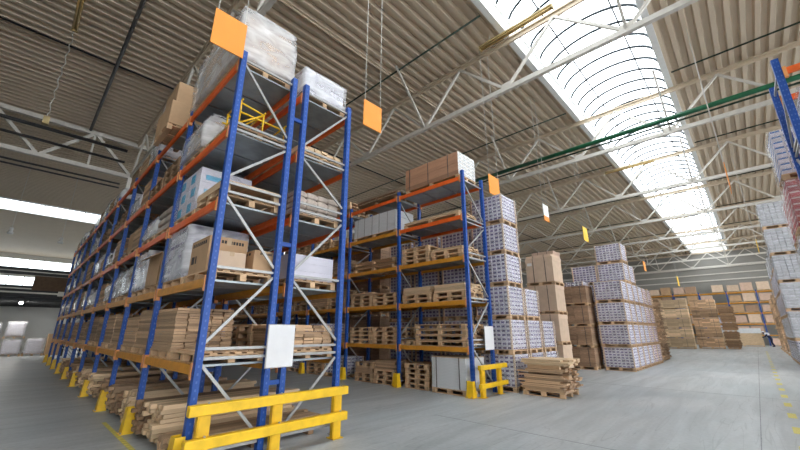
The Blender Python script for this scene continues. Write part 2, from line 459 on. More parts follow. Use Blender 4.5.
def beam_mesh(L, mat):
    def f():
        mb = MB(); h = L/2-.05
        mb.box(-h,h,-.022,.022,-.125,0,0); mb.box(-h,h,-.026,-.022,-.085,-.04,0)
        for s in (-1,1): mb.box(min(s*h,s*(h+.0)) - (.05 if s>0 else 0), max(s*h,s*(h+.0)) + (.05 if s<0 else 0), -.034,.030,-.19,.03,1)
        return mb.mesh('beam', [mat, 'connector_paint'])
    return cached(('beam',L,mat), f)
def rack(label, x0, yf, D, bays, nb, levels, H, flip, dirx=-1, beam_col=None, decks=True, group='blue pallet racks', zmin_levels=0):
    t = thing('pallet_rack', label, 'rack', (x0, yf, 0), 0, group)
    pm = post_mesh(H); brs = frame_braces(round(D,3), H, flip)
    for k in range(nb+1):
        x = dirx*bays*k
        obj('upright_post', pm, t, (x,0,0)); obj('upright_post', pm, t, (x,D,0))
        for m in brs: obj('brace', m, t, (x,0,0))
    for k in range(nb):
        xc = dirx*bays*(k+.5)
        for li, z in enumerate(levels):
            if li < zmin_levels: continue
            mat = beam_col(k, li) if beam_col else 'orange_paint'
            obj('beam', beam_mesh(bays,mat), t, (xc,-.03,z)); obj('beam', beam_mesh(bays,mat), t, (xc,D+.03,z), math.pi)
            if decks:
                n = 3
                for j in range(n):
                    w = (bays-.16)/n
                    if (k*7+li*3+j) % 5 == 4 and k > 0: continue
                    obj('shelf_panel', unit_box('shelf_steel'), t, (xc-(bays-.16)/2+w*(j+.5),D/2,z-.035), 0, (w-.06, D-.02, .03))
    return t
LV1 = [1.25, 2.45, 3.68, 4.95, 6.26]
LV2 = [1.26, 2.56, 3.86, 5.14, 6.43]
X1, BAY1, NB1 = -5.62, 2.65, 9
X2, BAY2, NB2 = -5.82, 2.78, 8
YF1, D1, YB1 = 1.88, 1.0, 3.15
YF2, D2 = 8.95, 1.12
bc1 = lambda k, li: 'amber_paint' if li < 2 else 'orange_paint'
bc2 = lambda k, li: 'orange_paint' if li == 4 or (li == 3 and k == 0) else 'amber_paint'
ra = rack('near blue pallet rack, front half facing the left aisle, ending at the yellow barrier', X1, YF1, D1, BAY1, NB1, LV1, 6.45, False, beam_col=bc1)
rb = rack('near blue pallet rack, rear half standing back to back behind the front half', X1, YB1, 1.07, BAY1, NB1, LV1, 6.45, True, beam_col=bc1)
for k in range(0, NB1+1):
    for z in (.9, 3.1, 5.55):
        obj('row_spacer', unit_box('blue_paint'), rb, (-BAY1*k, -(YB1-YF1-D1)/2, z), 0, (.05, YB1-YF1-D1-.09, .07))
rc = rack('second blue pallet rack across the aisle, loaded with empty pallets', X2, YF2, D2, BAY2, NB2, LV2, 6.62, False, beam_col=bc2)
rd = rack('blue pallet rack end at the right edge of the hall', 1.2, 8.76, 1.1, 2.7, 3, LV1, 6.5, False, dirx=1, beam_col=lambda k,l: 'orange_paint', decks=False)

# yellow post guards
def guard_mesh():
    mb = MB(); h, w, d, t = .41, .118, .125, .012
    def plate(p): mb.quad(p); 
    # front plate leaning back, two flared side cheeks, base flange
    F = [(-w,-d,0),(w,-d,0),(w*.72,-d*.72,h),(-w*.72,-d*.72,h)]
    Fi = [(-w+t,-d+t,0),(w-t,-d+t,0),(w*.72-t,-d*.72+t,h),(-w*.72+t,-d*.72+t,h)]
    mb.quad(F); mb.quad(Fi[::-1]); mb.quad([F[3],F[2],Fi[2],Fi[3]])
    for s in (-1,1):
        A = [(s*w,-d,0),(s*w,.05,0),(s*w*.72,.03,h),(s*w*.72,-d*.72,h)]
        B = [(s*(w-t),-d,0),(s*(w-t),.05,0),(s*(w*.72-t),.03,h),(s*(w*.72-t),-d*.72,h)]
        mb.quad(A if s>0 else A[::-1]); mb.quad(B[::-1] if s>0 else B)
        mb.quad([A[3],A[2],B[2],B[3]]); mb.quad([A[1],B[1],B[2],A[2]])
    mb.box(-w*1.1,w*1.1,-d*1.25,-d*.9,0,.012)
    return mb.mesh('post_guard','yellow_paint')
gm = guard_mesh()
bolt = MB().tube([(0,0,0),(0,0,.02)], .014, 6).mesh('bolt','galvanised')
def guard(x, y, label, grp):
    t = thing('post_guard', label, 'guard', (x,y,0), 0, grp)
    obj('shield', gm, t)
    for s in (-.07,.07): obj('bolt', bolt, t, (s,-.135,.012))
for k in range(0, NB1+1): guard(X1-BAY1*k, YF1-.075, 'yellow steel post guard, %s along the left aisle from the near barrier' % ORD[k], 'left aisle guards')
for k in range(0, 6): guard(X2-BAY2*k, YF2-.075, 'yellow steel post guard at second rack, %s post from its end' % ORD[k], 'second rack guards')

def barrier(x, y0, y1, posts, label, ztop):
    t = thing('barrier', label, 'barrier', (x, (y0+y1)/2, 0), 0, 'yellow end barriers')
    yc = (y0+y1)/2
    for z0, z1 in ztop:
        mb = MB(); mb.box(-.055,.055,y0-yc,y1-yc,z0,z1)
        r = obj('rail', mb.mesh('rail','yellow_paint'), t)
        bv = r.modifiers.new('bevel','BEVEL'); bv.width = .012; bv.segments = 2
        for p in posts: obj('bolt', bolt, r, (0,p-yc,z1))
    for p in posts:
        mb = MB()
        mb.box(-.155,-.06,p-yc-.07,p-yc+.07,.012,ztop[0][1]-.03); mb.box(-.145,-.07,p-yc-.085,p-yc-.07,.012,ztop[0][1]-.03)
        mb.box(-.22,-.02,p-yc-.1,p-yc+.1,0,.012)
        obj('post', mb.mesh('post','yellow_paint'), t)
barrier(-5.30, 1.74, 4.22, (1.98,3.0,4.10), 'yellow steel guard rail barrier at the end of the near rack', ((.67,.80),(.28,.41)))
barrier(-5.48, 8.76, 10.18, (9.05,9.95), 'small yellow guard rail barrier at the end of the second rack', ((.70,.82),(.25,.36)))

# placards and hanging signs
def placard(x, y0, y1, z0, z1, label):
    t = thing('placard', label, 'sign', (x,(y0+y1)/2,z0), 0, 'rack placards')
    w = (y1-y0)/2
    b = obj('board', MB().box(-.006,.006,-w,w,0,z1-z0).mesh('board','sign_white'), t)
    obj('frame', MB().box(-.014,-.006,-w-.012,w+.012,-.012,z1-z0+.012).mesh('frame','galvanised'), t)
placard(-5.535, 2.82, 3.27, 1.16, 1.79, 'blank white placard fixed to the end of the near rack')
placard(-5.73, 9.55, 10.04, 1.18, 1.83, 'blank white placard fixed to the end of the second rack')
def hang_sign(x, y0, y1, z0, z1, mat, label, ztop=12.41, strip=None):
    t = thing('hanging_sign', label, 'sign', (x,(y0+y1)/2,z0), 0, 'hanging aisle signs')
    w = (y1-y0)/2
    obj('board', MB().box(-.01,.01,-w,w,0,z1-z0).mesh('board',mat), t)
    if strip: obj('band', MB().box(-.012,.012,-w,w,.0,(z1-z0)*.3).mesh('band',strip), t)
    for s in (-w*.85, w*.85): obj('wire', MB().tube([(0,s,z1-z0),(0,s,ztop-z0)], .008, 5).mesh('wire','wire'), t)
hang_sign(-5.52, 1.30, 1.83, 6.22, 6.92, 'sign_orange', 'orange hanging sign beside the top corner of the near rack')
hang_sign(-5.6, 4.64, 5.20, 6.24, 6.92, 'sign_orange', 'orange hanging sign on two wires between the two racks')
hang_sign(-5.6, 10.22, 10.92, 6.16, 6.86, 'sign_orange', 'orange hanging sign above the tile stack at second rack end')
hang_sign(-5.6, 14.7, 15.25, 6.2, 6.95, 'label_white', 'white hanging sign with orange lower band over the carton stacks', strip='sign_orange')
hang_sign(-5.55, 19.6, 20.3, 6.2, 6.95, 'sign_yellow', 'yellow hanging sign left of the six high tile column')
hang_sign(.28, 14.9, 16.0, 6.15, 6.95, 'sign_orange', 'orange hanging sign seen edge on right of the skylight')
hang_sign(1.0, 29.6, 30.4, 6.2, 6.95, 'sign_yellow', 'yellow hanging sign above the far right stacks')
hang_sign(-5.4, 33.0, 33.8, 6.2, 6.95, 'sign_orange', 'orange hanging sign deep in the hall above wood stacks')
hang_sign(-5.0, 47, 48, 6.2, 7.2, 'sign_yellow', 'yellow hanging sign near the far wall')

# ------------------------------------------------------------------ pallets
PW, PD, PH = 1.2, 1.0, .144
FAR_PALLETS, NEAR_PALLETS = [], [0]
def pallet_layout(W, D):
    p = []
    for j in range(6): p.append(('deck_board', (0, -D/2+.05+j*(D-.1)/5, .122), (W, .105, .022)))
    for i in (-1,0,1): p.append(('cross_board', (i*(W/2-.07), 0, .1), (.13, D, .022)))
    for i in (-1,0,1):
        for j in (-1,0,1): p.append(('block', (i*(W/2-.07), j*(D/2-.05), .022), (.13, .1, .078)))
    for j in (-1,0,1): p.append(('runner', (0, j*(D/2-.05), 0), (W, .1, .022)))
    return p
def pallet(loc, label, W=PW, D=PD, rz=0.0, split=True, mat='pallet_wood', group='wooden pallets'):
    if split:
        t = thing('pallet', label, 'pallet', loc, rz, group); NEAR_PALLETS[0] += 1
        for n, l, s in pallet_layout(W, D): obj(n, unit_box(mat), t, l, 0, s)
        return t
    def f():
        mb = MB()
        for n, l, s in pallet_layout(W, D):
            mb.box(l[0]-s[0]/2,l[0]+s[0]/2,l[1]-s[1]/2,l[1]+s[1]/2,l[2],l[2]+s[2],0,R.random())
        return mb.mesh('pallet', mat)
    FAR_PALLETS.append((math.dist(loc, (0,0,EYE)), loc, label, W, D, rz, mat, group, cached(('pal',W,D,mat), f)))

# ------------------------------------------------------------------ loads
def lump_mesh(key, W, D, H, amp, dome, seed, mat, grow=0.0, cuts=9):
    def f():
        bm = bmesh.new(); bmesh.ops.create_cube(bm, size=1.0)
        bmesh.ops.subdivide_edges(bm, edges=bm.edges[:], cuts=cuts, use_grid_fill=True)
        for v in bm.verts:
            x, y, z = v.co.x*2, v.co.y*2, v.co.z+.5
            rr = 1 - dome*.35*max(0, z-.55)/.45*(max(abs(x),abs(y)))**2
            n = noise.noise(Vector((x*1.3+seed, y*1.3, z*2.6))) + .5*noise.noise(Vector((x*3+seed, y*3, z*5)))
            p = Vector((x*W/2*rr, y*D/2*rr, z*H*(1 - dome*.25*(x*x+y*y)*.5*max(0,z-.4))))
            d = Vector((x, y, 0)).normalized() if (abs(x)>.98 or abs(y)>.98) else Vector((0,0,1))
            k = min(1, z*5)
            p += d*(amp*n*k) + Vector((x,y,(1 if z > .5 else 0)))*grow
            p.z = max(0, p.z)
            v.co = p
        me = bpy.data.meshes.new('lump'); bm.to_mesh(me); bm.free()
        me.materials.append(MATS[mat]); me.polygons.foreach_set('use_smooth',[True]*len(me.polygons)); return me
    return cached(('lump',key,W,D,H,amp,dome,seed,mat,grow), f)
def wrapped_load(loc, W, D, H, label, seed=0, mat='grey_contents', amp=.035, dome=.4, film='film_thick', rz=0, group='film wrapped loads'):
    t = thing('wrapped_load', label, 'wrapped load', loc, rz, group)
    seed = seed % 5
    obj('contents', lump_mesh('c',round(W-.10,3),round(D-.10,3),round(H-.06,3),amp*.4,dome,seed,mat,0.0,5), t)
    obj('film', lump_mesh('f',W,D,H,amp,dome,seed+.37,film,.022,11), t)
    return t
def carton(loc, W, D, H, label, mat='cardboard', rz=0, prints=True, group='cardboard cartons', tape=True, open_top=False):
    t = thing('carton', label, 'carton', loc, rz, group)
    if open_top:
        mb = MB(); k=.012
        mb.box(-W/2,W/2,-D/2,D/2,0,k)
        for a in ((-W/2,-W/2+k,-D/2,D/2),(W/2-k,W/2,-D/2,D/2),(-W/2,W/2,-D/2,-D/2+k),(-W/2,W/2,D/2-k,D/2)): mb.box(a[0],a[1],a[2],a[3],0,H)
        obj('body', mb.mesh('body',mat), t)
        for s in (-1,1):
            obj('flap', MB().bar((-W/2+.01,s*D/2,H+.006),(W/2-.01,s*D/2,H+.006),.01,.02).mesh('hinge',mat), t)
            f = MB(); f.quad([(-W/2,s*D/2,H),(W/2,s*D/2,H),(W/2-.02,s*(D/2+.16),H-.10+.22*(s>0)),(-W/2+.02,s*(D/2+.16),H-.10+.22*(s>0))])
            o = obj('flap', f.mesh('flap',mat), t); sd = o.modifiers.new('thick','SOLIDIFY'); sd.thickness=.008
        return t
    b = obj('body', MB().box(-W/2,W/2,-D/2,D/2,0,H).mesh('body',mat), t)
    bv = b.modifiers.new('bevel','BEVEL'); bv.width=.012; bv.segments=2
    if tape:
        mb = MB(); e=.003
        mb.box(-W/2-e,W/2+e,-.035,.035,H-.001,H+e)
        for s in (-1,1): mb.box(min(s*W/2,s*(W/2+e)),max(s*W/2,s*(W/2+e)),-.035,.035,H*.78,H+e)
        obj('tape', mb.mesh('tape','tape'), t)
    if prints:
        mb = MB(); e=.0025
        # rows of block print on the aisle face and on the end face
        for i in range(7):
            u = -W*.4+i*W*.115
            mb.box(u,u+W*.075,-D/2-e,-D/2,H*.80,H*.90,0,R.random())
        mb.box(-W*.38,-W*.22,-D/2-e,-D/2,H*.3,H*.52); mb.box(-W*.16,-W*.10,-D/2-e,-D/2,H*.3,H*.52)
        for i in range(8):
            v = -D*.2+i*D*.075
            mb.box(W/2,W/2+e,v,v+D*.055,H*.82,H*.91,0,R.random())
        obj('print', mb.mesh('print','print_black'), t)
    return t
def tile_mesh(nx, ny, nz, W, D, H, body, pr, seed, style=0):
    def f():
        rr = random.Random(seed); mb = MB(); a, b, c = W/nx, D/ny, H/nz; g=.006
        for i in range(nx):
            for j in range(ny):
                for k in range(nz):
                    if 0 < i < nx-1 and 0 < j < ny-1 and k < nz-1: continue
                    x0,y0,z0 = -W/2+i*a, -D/2+j*b, k*c
                    jx, jy = rr.uniform(-.004,.004), rr.uniform(-.004,.004); t = rr.random()
                    mb.box(x0+g+jx,x0+a-g+jx,y0+g+jy,y0+b-g+jy,z0+.002,z0+c-g,0,t)
                    e = .003
                    if style == 0:
                        if j == 0:
                            mb.box(x0+a*.18,x0+a*.82,y0+g+jy-e,y0+g+jy,z0+c*.12,z0+c*.58,1,t)
                        if i == nx-1:
                            mb.box(x0+a-g+jx,x0+a-g+jx+e,y0+b*.15,y0+b*.85,z0+c*.14,z0+c*.46,1,t)
                        if i == 0:
                            mb.box(x0+g+jx-e,x0+g+jx,y0+b*.15,y0+b*.85,z0+c*.14,z0+c*.46,1,t)
                    elif style == 1:
                        if j == 0: mb.box(x0+a*.1,x0+a*.9,y0+g+jy-e,y0+g+jy,z0+c*.60,z0+c*.86,1,t)
                        if i == 0: mb.box(x0+g+jx-e,x0+g+jx,y0+b*.1,y0+b*.9,z0+c*.60,z0+c*.86,1,t)
                        if i == nx-1: mb.box(x0+a-g+jx,x0+a-g+jx+e,y0+b*.1,y0+b*.9,z0+c*.60,z0+c*.86,1,t)
        return mb.mesh('carton_block', [body, pr])
    return cached(('tile',nx,ny,nz,W,D,H,body,pr,seed,style), f)
def tile_load(loc, label, W=1.12, D=.96, H=.84, n=(7,5,7), body='carton_white', pr='print_violet', seed=0, style=0, film='film_thin', strips=True, rz=0, group='tile carton loads'):
    t = thing('tile_carton_load', label, 'carton load', loc, rz, group)
    obj('cartons', tile_mesh(*n, W, D, H, body, pr, seed, style), t, kind='stuff')
    if strips:
        st = unit_box('cardboard_pale')
        for sx in (-1,1):
            for sy in (-1,1): obj('corner_strip', st, t, (sx*(W/2+.004),sy*(D/2+.004),0), 0, (.05,.05,H))
    if film: obj('film', lump_mesh('tf',round(W+.06,3),round(D+.06,3),round(H-.035,3),.008,0,seed%3+.4,film,.012,7), t)
    return t
def brown_load(loc, label, W=1.12, D=1.0, H=.78, nz=9, mat='brown_pack', group='brown pack loads', seed=0, cat='pack load', nx=2):
    t = thing('pack_load', label, cat, loc, 0, group)
    def f():
        rr = random.Random(seed); mb = MB()
        for k in range(nz):
            for i in range(nx):
                j = rr.uniform(-.008,.008); c = H/nz
                mb.box(-W/2+i*W/nx+.003+j,-W/2+(i+1)*W/nx-.003+j,-D/2+rr.uniform(0,.01),D/2-rr.uniform(0,.01),k*c+.002,(k+1)*c-.004,0,rr.random())
        return mb.mesh('packs', mat)
    obj('packs', cached(('br',W,D,H,nz,mat,seed,nx), f), t, kind='stuff')
    for s in (-.3,.3):
        obj('strap', cached(('strap',D,H), lambda: MB().box(-.012,.012,-D/2-.008,D/2+.008,0,H-.002).mesh('strap','strap')), t, (s*W,0,0))
    return t
def plank_bundle(loc, label, L, nw, nh, w, h, along='x', mat='plank_wood', jit=.035, seed=0, split=True, gap=.004, group='plank bundles', skipp=0.0, name='plank_bundle', cat='planks'):
    """nw planks wide, nh layers, each L long"""
    rr = random.Random(seed)
    t = None
    def layout():
        out = []
        for k in range(nh):
            for i in range(nw):
                if k > 0 and rr.random() < skipp*(k/nh): continue
                s = L + rr.uniform(-jit, jit); o = rr.uniform(-jit, jit); q = (i-(nw-1)/2)*(w+gap)+rr.uniform(-gap,gap)
                out.append((o, q, k*(h+.0008), s, w*rr.uniform(.9,1), h*rr.uniform(.78,1) if k < nh-1 else h))
        return out
    rz = 0 if along == 'x' else math.pi/2
    if split:
        t = thing(name, label, cat, loc, rz, group)
        for o, q, z, s, ww, hh in layout(): obj('plank', unit_box(mat), t, (o,q,z), 0, (s,ww,hh))
        return t
    def f():
        mb = MB()
        for o, q, z, s, ww, hh in layout(): mb.box(o-s/2,o+s/2,q-ww/2,q+ww/2,z,z+hh,0,rr.random())
        return mb.mesh('plank_bundle', mat)
    return tag(obj(name, cached(('pb',L,nw,nh,w,h,mat,jit,seed%3,skipp), f), None, loc, rz), label, cat, group)
def sack_pile(loc, label, nx, ny, nz, W, D, H, seed=0, group='sack piles', mat='sack_grey'):
    t = thing('sack_pile', label, 'sacks', loc, 0, group)
    a,b,c = W/nx, D/ny, H/nz
    m = lump_mesh('sack',round(a*1.0,3),round(b*1.0,3),round(c*1.0,3),.012,.5,seed%3,mat,0.0,4)
    for k in range(nz):
        for i in range(nx):
            for j in range(ny): obj('sack', m, t, (-W/2+a*(i+.5),-D/2+b*(j+.5),k*c), 0)
    return t
def pallet_pile(x, y, z, n, where, W=PW, D=PD, split=True, seed=0, mat='pallet_wood'):
    rr = random.Random(seed)
    for i in range(n):
        lab = ('%s pallet%s, %s' % (('worn','pale','grey brown')[(seed+i)%3] if n > 1 else 'single', ', %s of pile' % ORD[i] if n > 1 else '', where))
        pallet((x+rr.uniform(-.02,.02), y+rr.uniform(-.01,.02), z+i*(PH+.0005)), lab, W, D, rr.uniform(-.012,.012), split, mat)
    return z+n*(PH+.0005)
SH = ['on the floor','on first shelf','on second shelf','on third shelf','on fourth shelf','on top shelf']

# ================================================================== row 2 (second rack)
LZ2 = [0.0]+LV2
YC2 = YF2+D2/2 - .03
def x2(bay, f): return X2 - BAY2*(bay + f)
def w2(li, bay, side): return '%s, second rack, %s bay, %s' % (SH[li], ORD[bay], side)
# top shelf, first bay: strapped timber pack on a long pallet
pallet((-7.12, YC2, LZ2[5]), 'long pallet under the strapped timber pack on top of second rack', 2.3, 1.0)
t = thing('timber_pack', 'long strapped pack of reddish boards with white ends on top of second rack', 'timber pack', (-7.12, YC2-.02, LZ2[5]+PH))
rr = random.Random(3)
for k in range(6):
    for j in range(4):
        o = obj('board_pack', unit_box('red_wood'), t, (rr.uniform(-.008,.0),-.375+j*.25+rr.uniform(-.004,.004),k*.1325), 0, (2.30,.244,.127))
        obj('end_cover', unit_box('label_white'), t, (1.156,-.375+j*.25,k*.1325+.004), 0, (.012,.236,.118))
        obj('end_print', unit_box('carton_grey'), t, (1.164,-.375+j*.25,k*.1325+.03), 0, (.004,.13,.05))
for s in (-.95,-.1,.75): obj('strap', MB().box(-.012,.012,-.51,.51,0,.80).mesh('strap','strap'), t, (s,0,0))
# top shelf, second bay: two long worn pallets
for i in range(2): pallet((x2(1,.47)+.05*i, YC2, LZ2[5]+i*.19), 'long worn pallet, %s layer, on top shelf of second rack, second bay' % ('lower','upper')[i], 2.3, 1.0, .02*i, True, 'old_wood')
plank_bundle((x2(1,.47), YC2, LZ2[5]+.144), 'flat spacer boards between the two long worn pallets', 2.1, 4, 1, .2, .045, seed=5, mat='old_wood')
# fourth shelf
pallet((x2(0,.5), YC2, LZ2[4]), 'long low pallet on fourth shelf of second rack, first bay', 2.35, 1.0)
plank_bundle((x2(0,.5), YC2, LZ2[4]+PH), 'thin layer of pale boards on the long low pallet, fourth shelf', 2.3, 7, 2, .135, .04, seed=8, mat='pale_wood')
pallet((x2(1,.5), YC2, LZ2[4]), 'long pallet below the white panel pack on fourth shelf', 2.4, 1.0)
t = thing('panel_pack', 'strapped pack of white panels on fourth shelf, second bay of second rack', 'panel pack', (x2(1,.5), YC2, LZ2[4]+PH))
for k in range(6):
    obj('panel', unit_box('panel_white'), t, (R.uniform(-.01,.01),0,k*.127), 0, (2.34,1.0,.122))
for s in (-.95,-.55,-.1,.3,.75): obj('strap', MB().box(-.008,.008,-.506,.506,0,.768).mesh('strap','strap'), t, (s,0,0))
# third shelf
ztop = pallet_pile(x2(0,.74), YC2, LZ2[3], 4, w2(3,0,'left'), seed=1)
pallet_pile(x2(0,.28), YC2, LZ2[3], 2, w2(3,0,'right'), seed=2)
plank_bundle((x2(0,.28), YC2, LZ2[3]+2*(PH+.0005)), 'pale board layers on the two pallets, third shelf, second rack first bay', 1.2, 6, 2, .15, .04, seed=9, mat='pale_wood')
for i in range(2): pallet((x2(1,.5), YC2, LZ2[3]+i*.24), 'long pallet, %s layer, on third shelf of second rack, second bay' % ('lower','upper')[i], 2.3, 1.0, .0, True)
plank_bundle((x2(1,.5), YC2, LZ2[3]+.144), 'spacer boards between the long pallets on third shelf', 2.2, 4, 2, .2, .0475, seed=10)
# second shelf
for sx, sd in ((.26,11),(.73,12)):
    sd_ = 'right' if sx < .5 else 'left'
    pallet_pile(x2(0,sx), YC2, LZ2[2], 2, w2(2,0,sd_), seed=sd)
    plank_bundle((x2(0,sx), YC2, LZ2[2]+2*(PH+.0005)), 'board pile %s' % w2(2,0,sd_), 1.15, 6, 5, .16, .045, seed=sd, mat='pale_wood')
pallet_pile(x2(1,.27), YC2, LZ2[2], 3, w2(2,1,'right'), seed=13)
pallet_pile(x2(1,.73), YC2, LZ2[2], 3, w2(2,1,'left'), seed=14)
plank_bundle((x2(1,.73), YC2, LZ2[2]+3*(PH+.0005)), 'board pile '+w2(2,1,'left'), 1.2, 6, 2, .16, .045, seed=15)
# first shelf
for i in range(4): pallet((x2(0,.40)-.03*(i%2), YC2, LZ2[1]+i*.1655), 'wide pallet, %s of four, on first shelf of second rack, first bay' % ORD[i], 1.9, 1.0, .0, True)
for i in range(3): plank_bundle((x2(0,.40), YC2, LZ2[1]+i*.1655+.1445), 'thin boards on the %s wide pallet, first shelf' % ORD[i], 1.7, 4, 1, .2, .0205, seed=20+i)
pallet_pile(x2(0,.86)-.06, YC2, LZ2[1], 1, w2(1,0,'far left'), .7, 1.0)
pallet_pile(x2(1,.27), YC2, LZ2[1], 4, w2(1,1,'right'), seed=21)
pallet_pile(x2(1,.73), YC2, LZ2[1], 4, w2(1,1,'left'), seed=22)
# floor
pallet((-6.58, YC2-.12, 0), 'pallet under the grey panel crate at second rack end', 1.2, 1.0)
t = thing('panel_crate', 'pale grey crate of stacked panels strapped on a pallet beside the post guard', 'crate', (-6.58, YC2-.12, PH))
for k in range(10): obj('panel', unit_box('panel_white'), t, (R.uniform(-.006,.006),0,k*.082), 0, (1.18,.98,.079))
obj('lid', unit_box('pale_wood'), t, (0,0,.82), 0, (1.2,1.0,.02))
for s in (-.42,.38): obj('strap', MB().box(-.01,.01,-.505,.505,0,.845).mesh('strap','strap'), t, (s,0,0))
pallet_pile(x2(0,.73), YC2-.05, 0, 5, w2(0,0,'beside grey crate'), .95, 1.0, seed=30)
for i, (fx, n, W) in enumerate(((.24,3,1.0),(.62,2,.95))):
    zz = pallet_pile(x2(1,fx), YC2-.05, 0, n, w2(0,1,('right','left')[i]), W, 1.0, seed=32+i)
    plank_bundle((x2(1,fx), YC2-.05, zz), 'rough board pile '+w2(0,1,('right','left')[i]), W, 5, 6-2*i, .18, .05, seed=33+i, jit=.05)
    if i == 1: pallet_pile(x2(1,fx), YC2-.05, zz+4*.0508+.001, 1, w2(0,1,'top of board pile'), W, 1.0, seed=36)
# further bays, seen through the near rack
for bay in range(2, NB2):
    for li in range(0, 6):
        for s, fx in enumerate((.27,.73)):
            sd = bay*31+li*7+s; q = random.Random(sd); k = q.random(); side = ('right','left')[s]; wh = w2(li,bay,side)
            z = LZ2[li]
            if k < .45: pallet_pile(x2(bay,fx), YC2, z, q.randint(2,5), wh, split=False, seed=sd)
            elif k < .8:
                pallet((x2(bay,fx), YC2, z), 'pallet under boards, '+wh, split=False)
                plank_bundle((x2(bay,fx), YC2, z+PH), 'stacked boards '+wh, 1.2, 6, q.randint(5,11), .16, .045, seed=sd%3, split=False, mat='plank_wood')
            elif k < .93:
                pallet((x2(bay,fx), YC2, z), 'pallet under white cartons, '+wh, split=False)
                tile_load((x2(bay,fx), YC2, z+PH), 'white carton load '+wh, H=.6, n=(7,5,5), seed=1)

# ================================================================== row 1 (near rack)
LZ1 = [0.0]+LV1
YA = YF1+D1/2      # loads centre, aisle half
YB = YB1+1.07/2
def x1(bay, f): return X1 - BAY1*(bay+f)
def w1(li, bay, side, half): return '%s, near rack %s, %s bay, %s' % (SH[li], half, ORD[bay], side)
# --- first bay, aisle half
pallet((-6.35, YA-.02, LZ1[5]), 'pallet under the huge wrapped load on top of near rack, right')
pallet((-7.6, YA-.02, LZ1[5]), 'pallet under the huge wrapped load on top of near rack, left')
wrapped_load((-6.98, YA-.02, LZ1[5]+PH), 2.5, 1.08, 1.16, 'huge pale film wrapped load on top of the near rack corner', 1, 'tan_contents', .03, .12, 'film_thick')
pallet((-6.32, YA, LZ1[4]), 'pallet carrying the yellow steel frame, fourth shelf of near rack')
t = thing('steel_frame', 'small yellow tubular steel frame on a pallet, fourth shelf of near rack', 'frame', (-6.06, YA+.05, LZ1[4]+PH))
yp = lambda pts: obj('tube', MB().tube(pts, .016, 6).mesh('tube','yellow_paint',True), t)
for x in (-.3,.28):
    yp([(x,-.42,.016),(x,-.42,.5)]); yp([(x,.0,.016),(x,.0,.42)]); yp([(x,-.42,.46),(x,.0,.40)]); yp([(x,.42,.016),(x,.42,.34)]); yp([(x,-.5,.28),(x,.46,.26)])
    obj('foot', MB().box(x-.06,x+.06,-.47,-.37,0,.012).mesh('foot','yellow_paint'), t)
for y, z in ((-.42,.5),(0,.42),(.42,.34),(-.42,.25)): yp([(-.36,y,z),(.34,y,z)])
yp([(-.3,-.42,.06),(.28,.0,.40)]); yp([(.28,-.42,.06),(.28,.0,.40)])
wrapped_load((-6.68, YA-.1, LZ1[4]+PH), .34, .55, .34, 'small tan wrapped machine beside the yellow steel frame', 2, 'tan_contents', .03, .9, 'film_thin')
pallet((-7.62, YA-.02, LZ1[4]), 'pallet under the rounded tan wrapped load, fourth shelf of near rack')
wrapped_load((-7.62, YA-.02, LZ1[4]+PH), 1.28, 1.06, .95, 'rounded tan wrapped load beside the yellow frame, fourth shelf', 3, 'tan_contents', .04, .9, 'film_thick')
pallet((-6.3, YA, LZ1[3]), 'pallet under the low wooden crate, third shelf of near rack end')
t = thing('low_crate', 'low pale wooden crate with open sides, third shelf at near rack end', 'crate', (-6.3, YA, LZ1[3]+PH))
for j in range(7): obj('board', unit_box('pale_wood'), t, (0,-.43+j*.143,.20), 0, (1.2,.135,.022))
for sx in (-1,0,1):
    for sy in (-1,1): obj('block', unit_box('pale_wood'), t, (sx*.53,sy*.43,0), 0, (.13,.11,.20))
for sy in (-1,1): obj('side_board', unit_box('pale_wood'), t, (0,sy*.492,.10), 0, (1.2,.012,.10))
pallet((x1(0,.73), YA, LZ1[3]), 'pallet under the blue and white cartons, third shelf of near rack')
t = thing('wrapped_cartons', 'film wrapped white and blue cartons on third shelf of near rack', 'carton load', (x1(0,.73), YA, LZ1[3]+PH))
for k in range(3):
    for i in range(2):
        for j in range(2):
            c = obj('carton', unit_box('carton_white'), t, (-.28+i*.565,-.24+j*.485,k*.29), 0, (.555,.475,.285))
    for i in range(2):
        obj('blue_print', unit_box('print_cyan'), t, (-.42+i*.565+.1*(k%2),-.482,k*.29+.05), 0, (.22,.006,.17))
        obj('blue_print', unit_box('print_cyan'), t, (.568,-.24+i*.485,k*.29+.05), 0, (.006,.3,.1))
obj('film', lump_mesh('bw',1.2,1.02,.9,.02,.3,2.2,'film_thin',.015,9), t)
pallet((-6.28, YA, LZ1[2]), 'pallet under the two brown cartons, second shelf at near rack end')
carton((-6.42, YA-.16, LZ1[2]+PH), .82, .62, .58, 'large brown carton with black print on second shelf, near rack end')
carton((-6.25, YA+.33, LZ1[2]+PH), 1.0, .34, .40, 'lower brown carton behind the large printed one, second shelf')
carton((-5.86, YA-.2, LZ1[2]+PH), .26, .45, .30, 'small pale carton at the rack corner post, second shelf', 'cardboard_pale', prints=False)
pallet((x1(0,.73), YA, LZ1[2]), 'pallet under the clear wrapped bottles, second shelf of near rack')
tile_load((-7.54, YA, LZ1[2]+PH), 'clear film wrapped lilac packs on second shelf, near rack first bay', 1.18, .98, .96, (4,3,4), 'carton_white', 'print_violet', 4, 1, 'film_thick', strips=False)
pallet((x1(0,.27), YA, LZ1[1]), 'bare pallet at the near rack end on first shelf')
plank_bundle((x1(0,.27), YA, LZ1[1]+PH), 'few loose boards on the bare pallet, first shelf near rack', 1.1, 5, 1, .17, .025, seed=40)
pallet((x1(0,.75), YA, LZ1[1]), 'pallet under the tall slat pile, first shelf of near rack')
plank_bundle((x1(0,.75), YA, LZ1[1]+PH), 'tall pile of thin brown boards on first shelf, near rack first bay', 1.16, 5, 16, .19, .042, seed=41, jit=.035)
